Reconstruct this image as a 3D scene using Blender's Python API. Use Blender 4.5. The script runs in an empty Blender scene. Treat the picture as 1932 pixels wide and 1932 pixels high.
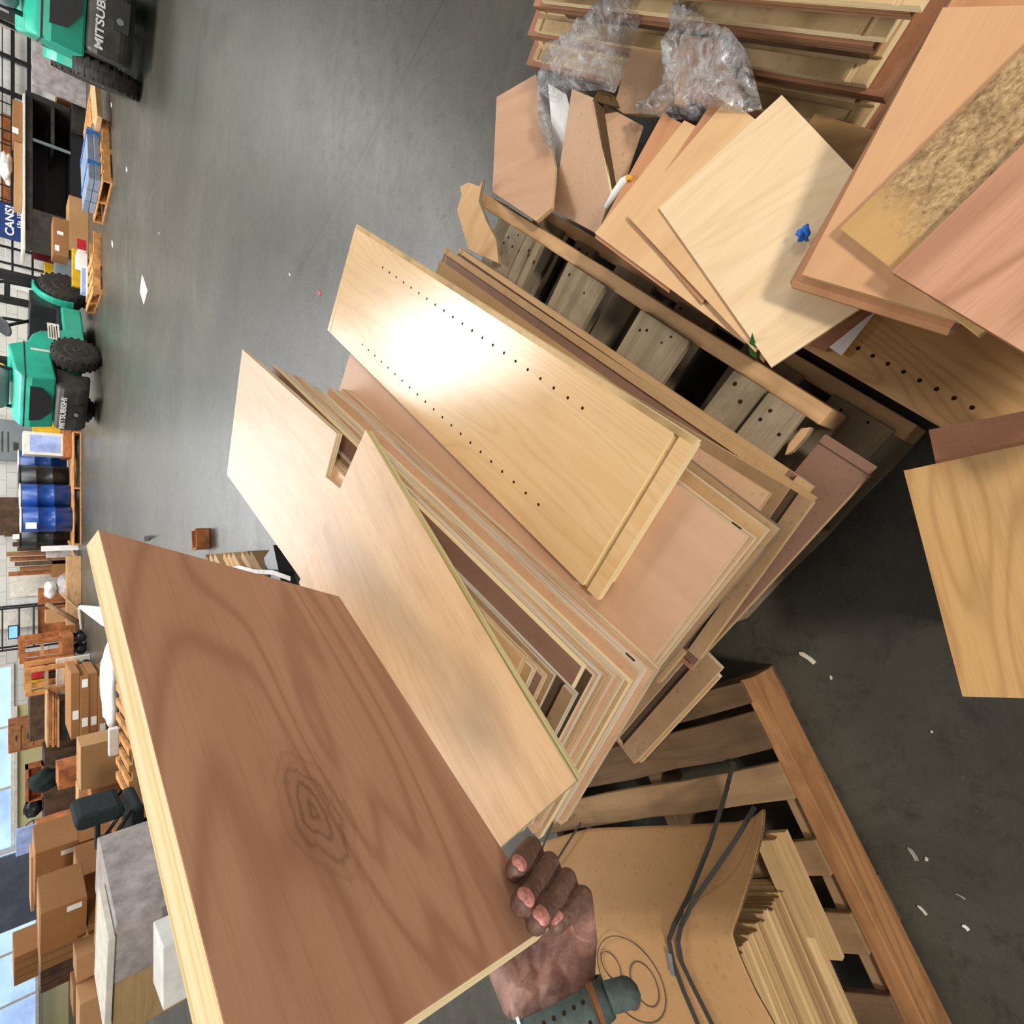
import bpy, bmesh, math, random
from mathutils import Vector, Matrix, noise
random.seed(7)
C = bpy.context.scene.collection
R = math.radians
# ------------------------------------------------------------------ camera
FPX, TH, CH = 1003.0, R(44.5), 1.5
cT, sT = math.cos(TH), math.sin(TH)
CAM = Vector((0, 0, CH)); FWD = Vector((0, cT, -sT))
def ray(x, y):
    dx = (966 - y) / FPX; dv = (x - 966) / FPX
    return Vector((dx, cT - dv * sT, -sT - dv * cT))
def onz(x, y, z):                 # where the sight line meets the level z
    r = ray(x, y); return CAM + r * ((z - CH) / r.z)
def atY(x, y, Y):
    r = ray(x, y); return CAM + r * (Y / r.y)
def atd(x, y, d):
    return CAM + ray(x, y) * d
cam = bpy.data.cameras.new('camera'); cam.sensor_width = 36; cam.lens = 36 * FPX / 1932; cam.clip_start = 0.02; cam.clip_end = 200
co = bpy.data.objects.new('camera', cam); C.objects.link(co)
m = Matrix(((0, 1, 0), (-sT, 0, -cT), (-cT, 0, sT))).to_4x4()
m.translation = CAM; co.matrix_world = m
bpy.context.scene.camera = co
# ------------------------------------------------------------------ materials
def lin(c):
    return tuple(((v / 255) / 12.92 if v / 255 <= .04045 else ((v / 255 + .055) / 1.055) ** 2.4) for v in c) + (1,)
class NT:
    def __init__(s, name):
        s.m = bpy.data.materials.new(name); s.m.use_nodes = True; s.t = s.m.node_tree; s.t.nodes.clear()
        s.out = s.n('ShaderNodeOutputMaterial'); s.b = s.n('ShaderNodeBsdfPrincipled'); s.l(s.b.outputs[0], s.out.inputs[0])
    def n(s, t, **k):
        o = s.t.nodes.new(t)
        for a, v in k.items(): setattr(o, a, v)
        return o
    def l(s, a, b): s.t.links.new(a, b)
    def coords(s, scale):
        tc = s.n('ShaderNodeTexCoord'); oi = s.n('ShaderNodeObjectInfo')
        mul = s.n('ShaderNodeVectorMath', operation='SCALE'); mul.inputs[0].default_value = (7.3, 5.1, 3.7); s.l(oi.outputs['Random'], mul.inputs['Scale'])
        add = s.n('ShaderNodeVectorMath', operation='ADD'); s.l(tc.outputs['Object'], add.inputs[0]); s.l(mul.outputs[0], add.inputs[1])
        s.add = add
        return s.mapped(scale)
    def mapped(s, scale, src=None):
        mp = s.n('ShaderNodeVectorMath', operation='MULTIPLY'); mp.inputs[1].default_value = scale
        s.l((src or s.add).outputs[0], mp.inputs[0]); return mp
    def noise(s, vec, scale=1, detail=5, rough=.6, dist=0):
        q = s.n('ShaderNodeTexNoise'); q.inputs['Scale'].default_value = scale; q.inputs['Detail'].default_value = detail
        q.inputs['Roughness'].default_value = rough; q.inputs['Distortion'].default_value = dist
        s.l(vec.outputs[0], q.inputs['Vector']); return q
    def ramp(s, fac, stops):
        r = s.n('ShaderNodeValToRGB'); e = r.color_ramp.elements
        while len(e) < len(stops): e.new(.5)
        for el, (p, c) in zip(e, stops):
            el.position = p; el.color = c if len(c) == 4 else lin(c)
        s.l(fac, r.inputs[0]); return r
    def mix(s, fac, a, b, mode='MIX'):
        x = s.n('ShaderNodeMix', data_type='RGBA', blend_type=mode)
        if isinstance(fac, float): x.inputs[0].default_value = fac
        else: s.l(fac, x.inputs[0])
        for i, v in ((6, a), (7, b)):
            if isinstance(v, tuple): x.inputs[i].default_value = v if len(v) == 4 else lin(v)
            else: s.l(v, x.inputs[i])
        return x.outputs[2]
    def math(s, op, a, b=None):
        x = s.n('ShaderNodeMath', operation=op)
        for i, v in ((0, a), (1, b)):
            if v is None: continue
            if isinstance(v, (int, float)): x.inputs[i].default_value = v
            else: s.l(v, x.inputs[i])
        return x.outputs[0]
    def fin(s, col, rough=.5, spec=.5, bump=None, bstr=.2, metal=0, bdist=.002):
        if isinstance(col, tuple): s.b.inputs['Base Color'].default_value = col if len(col) == 4 else lin(col)
        else: s.l(col, s.b.inputs['Base Color'])
        if isinstance(rough, (int, float)): s.b.inputs['Roughness'].default_value = rough
        else: s.l(rough, s.b.inputs['Roughness'])
        s.b.inputs['Specular IOR Level'].default_value = spec; s.b.inputs['Metallic'].default_value = metal
        if bump is not None:
            bp = s.n('ShaderNodeBump'); bp.inputs['Strength'].default_value = bstr; bp.inputs['Distance'].default_value = bdist
            s.l(bump, bp.inputs['Height']); s.l(bp.outputs[0], s.b.inputs['Normal'])
        return s.m
def soft(c, k=.07):
    g = .3 * c[0] + .59 * c[1] + .11 * c[2]; return tuple(v + (g - v) * k for v in c)
def wood(name, c1, c2, c3=None, grain=14., rough=.45, spec=.4, figure=.35, rings=9., stain=0., stainc=(95, 80, 60), pore=.25, bump=.05):
    """veneer with grain along local x: streaks, a cathedral figure, pores and optional grime"""
    c1, c2, c3 = soft(c1), soft(c2), soft(c3) if c3 else None
    t = NT(name); v = t.coords((1.1, grain, grain))
    st = t.noise(v, 1, 6, .62, .4)
    v2 = t.mapped((.75, 4.2, 4.2)); lo = t.noise(v2, 1, 2, .5, .5)
    w = t.math('SINE', t.math('MULTIPLY', lo.outputs[0], rings * 6.28))
    w = t.math('MULTIPLY_ADD', w, .5); w.node.inputs[2].default_value = .5
    w = t.math('POWER', w, 4.)
    v3 = t.mapped((9, 210, 210)); po = t.noise(v3, 1, 3, .7)
    a = t.ramp(st.outputs[0], [(.3, c1), (.72, c2)]).outputs[0]
    col = t.mix(t.math('MULTIPLY', w, figure), a, c3 or c2)
    pm = t.ramp(po.outputs[0], [(.5, (0, 0, 0, 1)), (.72, (1, 1, 1, 1))]).outputs[0]
    col = t.mix(t.math('MULTIPLY', pm, pore), col, c3 or c2)
    rr = rough
    if stain:
        sn = t.noise(t.mapped((5, 6, 6)), 1, 8, .68)
        sm = t.ramp(sn.outputs[0], [(.5, (0, 0, 0, 1)), (.68, (1, 1, 1, 1))]).outputs[0]
        col = t.mix(t.math('MULTIPLY', sm, stain), col, stainc)
    return t.fin(col, rr, spec, po.outputs[0], bump)
def ply(name, c1, c2, c3):
    c1, c2, c3 = soft(c1), soft(c2), soft(c3)
    """sheet edge: thin layers across the thickness, streaked along the length"""
    t = NT(name); v = t.coords((3, 3, 260)); st = t.noise(v, 1, 3, .6)
    hi = t.noise(t.mapped((40, 40, 300)), 1, 4, .7)
    a = t.ramp(st.outputs[0], [(.32, c3), (.46, c1), (.6, c2), (.7, c1)]).outputs[0]
    col = t.mix(t.ramp(hi.outputs[0], [(.55, (0, 0, 0, 1)), (.75, (.5, .5, .5, 1))]).outputs[0], a, c3)
    return t.fin(col, .7, .2, hi.outputs[0], .3)
def speckle(name, c1, c2, c3, scale=60, rough=.6, spec=.25, bump=.15, lo=3.):
    t = NT(name); v = t.coords((scale, scale, scale)); st = t.noise(v, 1, 6, .7)
    l = t.noise(t.mapped((lo, lo, lo)), 1, 4, .6)
    a = t.ramp(l.outputs[0], [(.3, c1), (.7, c2)]).outputs[0]
    col = t.mix(t.ramp(st.outputs[0], [(.56, (0, 0, 0, 1)), (.75, (.75, .75, .75, 1))]).outputs[0], a, c3)
    return t.fin(col, rough, spec, st.outputs[0], bump)
def plain(name, c, rough=.5, spec=.5, metal=0., var=.12, scale=9.):
    t = NT(name); v = t.coords((scale, scale, scale)); n = t.noise(v, 1, 5, .65)
    d = tuple(max(0, x * (1 - var)) for x in c); b = tuple(min(255, x * (1 + var * .6)) for x in c)
    return t.fin(t.ramp(n.outputs[0], [(.3, d), (.7, b)]).outputs[0], rough, spec, None, 0, metal)
def emis(name, c, s):
    t = NT(name); t.fin(c, .5, .2); v = t.coords((.8, 2.5, 1.3)); n = t.noise(v, 1, 4, .6)
    r = t.ramp(n.outputs[0], [(.3, tuple(x * .62 for x in c)), (.65, c)])
    t.l(r.outputs[0], t.b.inputs['Emission Color']); t.b.inputs['Emission Strength'].default_value = s; return t.m
M = {}
M['maple'] = wood('maple_veneer', (226, 188, 136), (214, 170, 112), (190, 140, 84), rough=.2, spec=.42, figure=0.22, rings=18, pore=0.22, stain=.12, stainc=(170, 150, 125))
M['maple2'] = wood('maple_veneer_warm', (219, 176, 128), (205, 156, 106), (172, 118, 68), rough=.36, spec=.5, figure=0.20, rings=14, pore=0.36, stain=.22, stainc=(140, 115, 90))
M['front'] = wood('maple_veneer_figured', (206, 163, 106), (190, 143, 85), (150, 102, 54), rough=.42, spec=.4, figure=0.38, rings=22, pore=0.27)
M['cream'] = wood('pale_maple_veneer', (236, 209, 170), (224, 190, 144), (196, 152, 104), rough=.5, spec=.35, figure=0.16, rings=18, pore=0.18)
M['cream2'] = wood('pale_maple_veneer_tan', (224, 184, 136), (212, 166, 116), (186, 138, 88), rough=.5, spec=.3, figure=.2, rings=5, pore=.1)
M['pink'] = wood('pink_plywood', (208, 166, 134), (192, 146, 112), (164, 116, 84), grain=5, rough=.5, spec=.35, figure=.2, rings=4, pore=.08, stain=.15, stainc=(150, 110, 90))
M['pinkold'] = wood('pink_oak_veneer', (212, 160, 126), (192, 136, 104), (150, 98, 70), grain=18, rough=.5, spec=.35, figure=.55, rings=8, pore=.3)
M['held'] = wood('brown_lauan_plywood', (218, 166, 134), (198, 144, 112), (150, 100, 72), grain=7, rough=.5, spec=.35, figure=.42, rings=15, pore=.22, stain=.1, stainc=(96, 64, 46))
M['orange'] = wood('orange_alder', (206, 150, 106), (186, 126, 82), (150, 96, 58), grain=9, rough=.42, spec=.4, figure=.25, rings=4, pore=.15, stain=.18, stainc=(110, 74, 46))
M['alder'] = wood('light_alder_veneer', (216, 168, 122), (202, 150, 104), (176, 122, 80), grain=10, rough=.45, spec=.4, figure=.25, rings=4, pore=.15, stain=.12, stainc=(120, 92, 62))
M['mauve'] = speckle('mauve_hardboard', (142, 108, 90), (124, 92, 76), (94, 68, 56), 130, .55, .3)
M['brownpanel'] = speckle('brown_hardboard', (176, 124, 94), (156, 106, 78), (126, 84, 60), 120, .5, .3)
M['tan'] = speckle('tan_particle_board', (190, 156, 114), (170, 134, 92), (122, 94, 62), 120, .65, .25)
M['tanply'] = speckle('tan_ply_back', (206, 168, 136), (190, 150, 116), (150, 112, 84), 90, .6, .25)
M['grimy'] = speckle('grimy_tan_board', (168, 138, 104), (140, 110, 80), (92, 72, 50), 70, .7, .2)
M['dado'] = speckle('dark_groove', (92, 74, 58), (74, 58, 44), (48, 38, 28), 90, .8, .15)  # darker colour for the groove floors
M['edge'] = ply('plywood_edge', (214, 190, 152), (228, 208, 176), (152, 118, 88))
M['edgewarm'] = ply('plywood_edge_warm', (200, 166, 124), (218, 190, 152), (128, 94, 66))
M['edgegrey'] = ply('plywood_edge_grey', (206, 192, 168), (220, 208, 186), (140, 118, 96))
M['edgepale'] = ply('pale_pine_edge', (234, 212, 160), (240, 222, 178), (214, 184, 126))
M['edgegreen'] = ply('olive_plywood_edge', (190, 176, 122), (206, 192, 146), (136, 122, 74))
M['edgebrown'] = ply('brown_board_edge', (150, 108, 78), (166, 124, 92), (110, 76, 54))
M['edgetan'] = ply('tan_board_edge', (196, 162, 112), (212, 180, 134), (140, 110, 70))
M['pgrey'] = wood('weathered_pallet_wood', (156, 140, 114), (128, 112, 88), (90, 76, 58), grain=11, rough=.8, spec=.15, figure=.3, rings=8, stain=.5, stainc=(84, 74, 60), pore=.4, bump=.3)
M['ptan'] = wood('tan_pallet_wood', (214, 172, 124), (190, 146, 98), (150, 108, 66), grain=10, rough=.75, spec=.2, figure=.3, stain=.3, stainc=(120, 88, 56), bump=.25)
M['pbrown'] = wood('brown_pallet_wood', (116, 90, 66), (92, 70, 50), (62, 46, 32), grain=10, rough=.8, spec=.15, figure=.3, stain=.55, stainc=(66, 52, 38), bump=.3)
M['pmid'] = wood('mid_pallet_wood', (156, 124, 90), (134, 104, 72), (104, 76, 50), grain=10, rough=.8, spec=.15, figure=.25, stain=.45, stainc=(100, 76, 52), bump=.3)
M['pred'] = wood('red_pallet_wood', (176, 126, 80), (148, 100, 60), (104, 68, 38), grain=12, rough=.7, spec=.2, figure=.4, stain=.6, stainc=(92, 58, 34), bump=.25)
M['slat'] = wood('slat_wood', (196, 164, 116), (176, 142, 96), (140, 106, 66), grain=60, rough=.65, spec=.2, figure=.15, pore=.4)
M['slatpale'] = wood('slat_wood_pale', (212, 182, 134), (196, 164, 116), (160, 126, 84), grain=60, rough=.65, spec=.2, figure=.15, pore=.4)
M['slatdark'] = wood('slat_wood_dark', (168, 136, 94), (150, 116, 76), (116, 86, 54), grain=60, rough=.65, spec=.2, figure=.15, pore=.4)
M['card'] = speckle('cardboard', (180, 140, 98), (166, 126, 84), (134, 98, 62), 70, .8, .15, .1, 2)
M['card2'] = speckle('brown_carton_board', (160, 114, 74), (146, 102, 64), (120, 82, 50), 40, .8, .15, .05, 1.5)
M['card3'] = speckle('light_carton_board', (196, 152, 110), (180, 136, 94), (150, 110, 72), 40, .8, .15, .05, 1.5)
M['corr'] = plain('corrugated_edge', (96, 76, 52), .9, .1, 0, .4, 300)
M['black'] = plain('black_strap_plastic', (52, 50, 44), .4, .5)
M['hole'] = plain('hole_shade_and_nail_dark', (46, 32, 20), .9, .1)  # dark disc colour: shade inside holes painted flat, also nail marks
M['dark'] = plain('dark_rubber', (50, 46, 42), .75, .3, 0, .3, 14)
M['iron'] = plain('dark_iron', (62, 58, 54), .5, .5, .3, .35, 5)
M['blackgloss'] = plain('black_paint', (34, 34, 36), .35, .5)
M['green'] = plain('green_truck_paint', (42, 166, 138), .3, .5, 0, .12, 2.2)
M['white'] = plain('white_plastic', (228, 228, 226), .5, .4, 0, .08)
M['paper'] = plain('white_paper', (238, 236, 232), .8, .2, 0, .06)
M['offwhite'] = plain('off_white_paint', (222, 216, 202), .6, .3, 0, .1)
M['blue'] = plain('blue_steel_paint', (22, 66, 140), .32, .5, 0, .15)
M['paleblue'] = plain('pale_blue', (160, 178, 236), .5, .4, 0, .25, 3)
M['bluetape'] = plain('blue_tape', (34, 118, 214), .55, .4, 0, .2, 60)
M['bluegrey'] = plain('blue_grey_board', (128, 140, 158), .5, .4, 0, .12, 3)
M['navy'] = plain('navy_sign', (26, 52, 110), .5, .4)
M['steel'] = plain('bright_steel', (190, 190, 190), .25, .5, .9)
M['steelgrey'] = plain('grey_cabinet_paint', (120, 128, 132), .45, .4, 0, .12, 2)
M['yellow'] = plain('yellow_plastic', (216, 170, 30), .5, .4)
M['paleyellow'] = plain('yellow_floor_paint', (216, 204, 140), .6, .3, 0, .2, 3)
M['pallet_new'] = plain('new_timber', (196, 140, 84), .7, .2, 0, .25, 6)
M['rust'] = plain('reddish_timber', (168, 104, 60), .65, .25, 0, .3, 6)
M['darkwood'] = plain('dark_stained_wood', (84, 62, 44), .6, .3, 0, .3, 5)
M['oxblood'] = plain('oxblood_paint', (96, 22, 30), .5, .4)
M['leaf'] = plain('green_leaf', (48, 104, 44), .5, .4, 0, .3, 60)
M['dryleaf'] = plain('dry_leaf', (176, 136, 84), .7, .2, 0, .2, 60)
M['red'] = plain('red_plastic', (190, 40, 44), .5, .4)
M['amber'] = plain('amber_plastic', (236, 170, 40), .5, .4)
M['fabric'] = plain('dark_green_upholstery', (44, 52, 52), .9, .15, 0, .2, 40)
M['strap'] = plain('grey_green_watch_strap', (72, 84, 82), .6, .35, 0, .18, 120)
M['bronze'] = plain('bronze_keeper', (150, 104, 66), .4, .5, .4)
M['nail'] = plain('fingernail', (202, 136, 128), .35, .5, 0, .3, 190)
M['grime'] = plain('grey_pebble', (150, 146, 136), .8, .2, 0, .3, 40)
M['shaving'] = plain('pale_wood_shaving', (206, 198, 180), .7, .2)
M['bag'] = plain('grey_plastic_bag', (178, 168, 166), .4, .5, 0, .2, 8)
M['screen'] = plain('dark_roller_shutter', (70, 76, 90), .5, .4, 0, .2, 3)
def damaged():
    t = NT('torn_veneer_board'); v = t.coords((1.1, 10, 10)); st = t.noise(v, 1, 6, .6, .3)
    ch = t.noise(t.mapped((95, 130, 95)), 1, 6, .75); lo = t.noise(t.mapped((16, 22, 16)), 1, 8, .75)
    ven = t.ramp(st.outputs[0], [(.3, (206, 168, 112)), (.7, (184, 142, 90))]).outputs[0]
    chip = t.ramp(ch.outputs[0], [(.30, (104, 78, 50)), (.46, (164, 132, 92)), (.68, (206, 178, 132))]).outputs[0]
    chip = t.mix(t.ramp(lo.outputs[0], [(.40, (.6, .6, .6, 1)), (.52, (0, 0, 0, 1))]).outputs[0], chip, (92, 68, 46))
    tc = t.n('ShaderNodeTexCoord'); sp = t.n('ShaderNodeSeparateXYZ'); t.l(tc.outputs['Object'], sp.inputs[0])
    # the veneer has come off along one long strip
    x = t.math('ADD', sp.outputs[0], t.math('MULTIPLY', lo.outputs[0], .22))
    a = t.ramp(x, [(.15, (0, 0, 0, 1)), (.20, (1, 1, 1, 1)), (.40, (1, 1, 1, 1)), (.46, (0, 0, 0, 1))]).outputs[0]
    return t.fin(t.mix(a, ven, chip), .7, .25, ch.outputs[0], .5)
M['damaged'] = damaged()
def film():
    t = NT('clear_stretch_film'); v = t.coords((30, 30, 30)); n = t.noise(v, 1, 5, .68, 1.6); n2 = t.noise(t.mapped((7, 7, 7)), 1, 4, .6)
    bp = t.n('ShaderNodeBump'); bp.inputs['Strength'].default_value = 1; bp.inputs['Distance'].default_value = .03; t.l(n.outputs[0], bp.inputs['Height'])
    gl = t.n('ShaderNodeBsdfGlossy'); gl.inputs['Roughness'].default_value = .12; t.l(bp.outputs[0], gl.inputs['Normal']); df = t.n('ShaderNodeBsdfDiffuse'); df.inputs[0].default_value = (.8, .8, .82, 1); t.l(bp.outputs[0], df.inputs['Normal'])
    m1 = t.n('ShaderNodeMixShader'); m1.inputs[0].default_value = .62; t.l(gl.outputs[0], m1.inputs[1]); t.l(df.outputs[0], m1.inputs[2])
    tr = t.n('ShaderNodeBsdfTransparent'); mx = t.n('ShaderNodeMixShader')
    f = t.ramp(t.math('MULTIPLY', n.outputs[0], t.math('ADD', n2.outputs[0], .45)), [(.34, (.10, .10, .10, 1)), (.5, (.45, .45, .45, 1)), (.7, (.85, .85, .85, 1))])
    t.l(f.outputs[0], mx.inputs[0]); t.l(tr.outputs[0], mx.inputs[1]); t.l(m1.outputs[0], mx.inputs[2]); t.l(mx.outputs[0], t.out.inputs[0]); t.t.nodes.remove(t.b)
    return t.m
M['film'] = film()
def concrete():
    t = NT('polished_concrete'); tc = t.n('ShaderNodeTexCoord'); t.add = t.n('ShaderNodeVectorMath', operation='ADD'); t.l(tc.outputs['Object'], t.add.inputs[0])
    a = t.noise(t.mapped((1, 1, 1)), .55, 8, .62, .6); b = t.noise(t.mapped((1, 1, 1)), 14, 8, .75); s = t.noise(t.mapped((.9, 1.7, 1)), 1.3, 10, .75, 1.2)
    g = t.noise(t.mapped((1, 1, 1)), 90, 3, .6)
    col = t.ramp(a.outputs[0], [(.3, (60, 57, 48)), (.5, (72, 69, 60)), (.7, (86, 83, 74))]).outputs[0]
    col = t.mix(t.ramp(s.outputs[0], [(.46, (0, 0, 0, 1)), (.68, (.75, .75, .75, 1))]).outputs[0], col, (50, 48, 41))
    col = t.mix(t.ramp(b.outputs[0], [(.52, (0, 0, 0, 1)), (.70, (.8, .8, .8, 1))]).outputs[0], col, (38, 36, 30))
    col = t.mix(t.ramp(g.outputs[0], [(.66, (0, 0, 0, 1)), (.74, (.4, .4, .4, 1))]).outputs[0], col, (110, 107, 98))
    ja, jb = onz(835, 0, 0), onz(655, 340, 0); jd = (jb - ja).normalized(); jn = Vector((-jd.y, jd.x, 0))
    tcj = t.n('ShaderNodeTexCoord'); dp = t.n('ShaderNodeVectorMath', operation='DOT_PRODUCT'); dp.inputs[1].default_value = jn; t.l(tcj.outputs['Object'], dp.inputs[0])
    dist = t.math('ABSOLUTE', t.math('ADD', t.math('SUBTRACT', dp.outputs['Value'], ja.dot(jn)), t.math('MULTIPLY', t.math('SUBTRACT', a.outputs[0], .5), .08)))
    col = t.mix(t.ramp(dist, [(.003, (.7, .7, .7, 1)), (.008, (0, 0, 0, 1))]).outputs[0], col, (26, 24, 20))
    ro = t.ramp(t.math('ADD', t.math('MULTIPLY', s.outputs[0], .6), t.math('MULTIPLY', b.outputs[0], .4)), [(.3, (.24, .24, .24, 1)), (.7, (.46, .46, .46, 1))]).outputs[0]
    return t.fin(col, ro, .5, b.outputs[0], .3, 0, .006)
M['floor'] = concrete()
def blockwall():
    t = NT('white_painted_block'); v = t.coords((1, 1, 1)); br = t.n('ShaderNodeTexBrick'); t.l(t.add.outputs[0], br.inputs[0])
    tc = t.n('ShaderNodeTexCoord'); mp = t.n('ShaderNodeMapping'); mp.inputs['Rotation'].default_value = (R(90), 0, 0); t.l(tc.outputs['Object'], mp.inputs[0]); t.l(mp.outputs[0], br.inputs[0])
    br.inputs['Color1'].default_value = lin((214, 212, 206)); br.inputs['Color2'].default_value = lin((206, 204, 196)); br.inputs['Mortar'].default_value = lin((176, 172, 162))
    br.inputs['Scale'].default_value = 1; br.inputs['Mortar Size'].default_value = .008; br.inputs['Brick Width'].default_value = .4; br.inputs['Row Height'].default_value = .2
    return t.fin(br.outputs[0], .7, .2)
M['wall'] = blockwall()
M['wallcream'] = plain('cream_painted_wall', (206, 194, 146), .7, .2, 0, .05, .8)
# ------------------------------------------------------------------ mesh helpers
class MB:
    def __init__(s): s.v = []; s.f = []; s.mi = []; s.sm = []
    def face(s, idx, m=0, smooth=False): s.f.append(idx); s.mi.append(m); s.sm.append(smooth)
    def box(s, x0, x1, y0, y1, z0, z1, m=0, mt=None, rot=None):
        b = len(s.v)
        pts = [Vector(p) for p in ((x0, y0, z0), (x1, y0, z0), (x1, y1, z0), (x0, y1, z0), (x0, y0, z1), (x1, y0, z1), (x1, y1, z1), (x0, y1, z1))]
        if rot is not None: pts = [rot @ p for p in pts]
        s.v += pts
        for q, k in (((0, 3, 2, 1), 0), ((4, 5, 6, 7), 1), ((0, 1, 5, 4), 0), ((1, 2, 6, 5), 0), ((2, 3, 7, 6), 0), ((3, 0, 4, 7), 0)):
            s.face([b + i for i in q], (mt if (mt is not None and k) else m))
        return s
    def grid(s, xs, ys, H, mt=0, me=1, mg=2, zb=0.):
        """block of cells; H[i][j] is the top height (None = missing); lower cells get the groove material"""
        hm = max(h for r in H for h in r if h is not None)
        nx, ny = len(xs) - 1, len(ys) - 1
        def g(i, j): return H[i][j] if 0 <= i < nx and 0 <= j < ny else None
        def q(p, m): b = len(s.v); s.v += [Vector(a) for a in p]; s.face([b, b + 1, b + 2, b + 3], m)
        for i in range(nx):
            for j in range(ny):
                h = g(i, j)
                if h is None: continue
                x0, x1, y0, y1 = xs[i], xs[i + 1], ys[j], ys[j + 1]
                q(((x0, y0, h), (x1, y0, h), (x1, y1, h), (x0, y1, h)), mt if h > hm - 1e-6 else mg)
                q(((x0, y0, zb), (x0, y1, zb), (x1, y1, zb), (x1, y0, zb)), me)
                for di, dj, a, b2 in ((-1, 0, (x0, y1), (x0, y0)), (1, 0, (x1, y0), (x1, y1)), (0, -1, (x0, y0), (x1, y0)), (0, 1, (x1, y1), (x0, y1))):
                    o = g(i + di, j + dj)
                    if o is None: lo = zb
                    elif o < h - 1e-6: lo = o
                    else: continue
                    q(((a[0], a[1], lo), (b2[0], b2[1], lo), (b2[0], b2[1], h), (a[0], a[1], h)), me)
        return s
    def prism(s, pts, z0, z1, mt=0, me=1):
        """polygon (x,y) extruded in z"""
        ar = sum(pts[i][0] * pts[(i + 1) % len(pts)][1] - pts[(i + 1) % len(pts)][0] * pts[i][1] for i in range(len(pts)))
        if ar < 0: pts = pts[::-1]
        n = len(pts); b = len(s.v)
        s.v += [Vector((p[0], p[1], z0)) for p in pts] + [Vector((p[0], p[1], z1)) for p in pts]
        s.face([b + i for i in range(n)][::-1], mt); s.face([b + n + i for i in range(n)], mt)
        for i in range(n): s.face([b + i, b + (i + 1) % n, b + n + (i + 1) % n, b + n + i], me)
        return s
    def disc(s, c, r, m=0, n=10, u=Vector((1, 0, 0)), w=Vector((0, 1, 0))):
        b = len(s.v); c = Vector(c)
        s.v += [c + u * (r * math.cos(6.2832 * k / n)) + w * (r * math.sin(6.2832 * k / n)) for k in range(n)]
        s.face([b + k for k in range(n)], m); return s
    def tube(s, pts, r, n=8, m=0, cap=True, smooth=True):
        pts = [Vector(p) for p in pts]; rs = r if isinstance(r, (list, tuple)) else [r] * len(pts); b = len(s.v)
        up = None
        for i, p in enumerate(pts):
            d = (pts[min(i + 1, len(pts) - 1)] - pts[max(i - 1, 0)]).normalized()
            if up is None: up = d.orthogonal().normalized()
            up = (up - d * up.dot(d)).normalized(); w = d.cross(up)
            for k in range(n):
                a = 6.2832 * k / n; s.v.append(p + (up * math.cos(a) + w * math.sin(a)) * rs[i])
        for i in range(len(pts) - 1):
            for k in range(n):
                k2 = (k + 1) % n; s.face([b + i * n + k, b + i * n + k2, b + (i + 1) * n + k2, b + (i + 1) * n + k], m, smooth)
        if cap:
            s.face([b + k for k in range(n)][::-1], m); e = b + (len(pts) - 1) * n; s.face([e + k for k in range(n)], m)
        return s
    def lathe(s, prof, n=24, m=0, mat=None, smooth=True):
        """profile (r, h) turned about local z"""
        b = len(s.v); mat = mat or Matrix()
        for r_, h in prof:
            for k in range(n):
                a = 6.2832 * k / n; s.v.append(mat @ Vector((r_ * math.cos(a), r_ * math.sin(a), h)))
        for i in range(len(prof) - 1):
            for k in range(n):
                k2 = (k + 1) % n; s.face([b + i * n + k, b + i * n + k2, b + (i + 1) * n + k2, b + (i + 1) * n + k], m, smooth)
        s.face([b + k for k in range(n)][::-1], m); e = b + (len(prof) - 1) * n; s.face([e + k for k in range(n)], m)
        return s
    def sheet(s, rows, m=0, smooth=True):
        b = len(s.v); nr, nc = len(rows), len(rows[0])
        for r_ in rows: s.v += [Vector(p) for p in r_]
        for i in range(nr - 1):
            for j in range(nc - 1): s.face([b + i * nc + j, b + i * nc + j + 1, b + (i + 1) * nc + j + 1, b + (i + 1) * nc + j], m, smooth)
        return s
    def obj(s, name, mats, parent=None, mat=None, bevel=0):
        me = bpy.data.meshes.new(name); me.from_pydata([tuple(p) for p in s.v], [], s.f)
        for k in (mats if isinstance(mats, (list, tuple)) else [mats]): me.materials.append(M[k] if isinstance(k, str) else k)
        me.polygons.foreach_set('material_index', s.mi); me.polygons.foreach_set('use_smooth', s.sm); me.update()
        o = bpy.data.objects.new(name, me); C.objects.link(o)
        if parent: o.parent = parent
        if mat is not None: o.matrix_local = mat
        if bevel:
            b = o.modifiers.new('b', 'BEVEL'); b.width = bevel; b.segments = 2; b.limit_method = 'ANGLE'; b.angle_limit = R(40)
        return o
def add_discs(o, discs, mat):
    """flat dark discs laid on a mesh: shade of holes as colour, and nail marks"""
    bm = bmesh.new(); bm.from_mesh(o.data); o.data.materials.append(M[mat]); k = len(o.data.materials) - 1
    for x, y, z, r in discs:
        f = bm.faces.new([bm.verts.new((x + r * math.cos(6.2832 * i / 12), y + r * math.sin(6.2832 * i / 12), z)) for i in range(12)]); f.material_index = k
    bm.to_mesh(o.data); bm.free()
def tag(o, label=None, cat=None, group=None, kind=None):
    if label: o['label'] = label
    if cat: o['category'] = cat
    if group: o['group'] = group
    if kind: o['kind'] = kind
    return o
def empty(name, loc, rz=0, label=None, cat=None, group=None):
    o = bpy.data.objects.new(name, None); C.objects.link(o); o.location = loc; o.rotation_euler = (0, 0, rz); o.empty_display_size = .1
    return tag(o, label, cat, group)
def copy_tree(o, parent=None):
    c = o.copy(); C.objects.link(c); c.parent = parent
    for ch in list(o.children): copy_tree(ch, c)
    return c
def frame(p, deg, z0):
    """local frame at floor point p, x along deg, base at z0"""
    return Matrix.Translation((p.x, p.y, z0)) @ Matrix.Rotation(R(deg), 4, 'Z')
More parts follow.
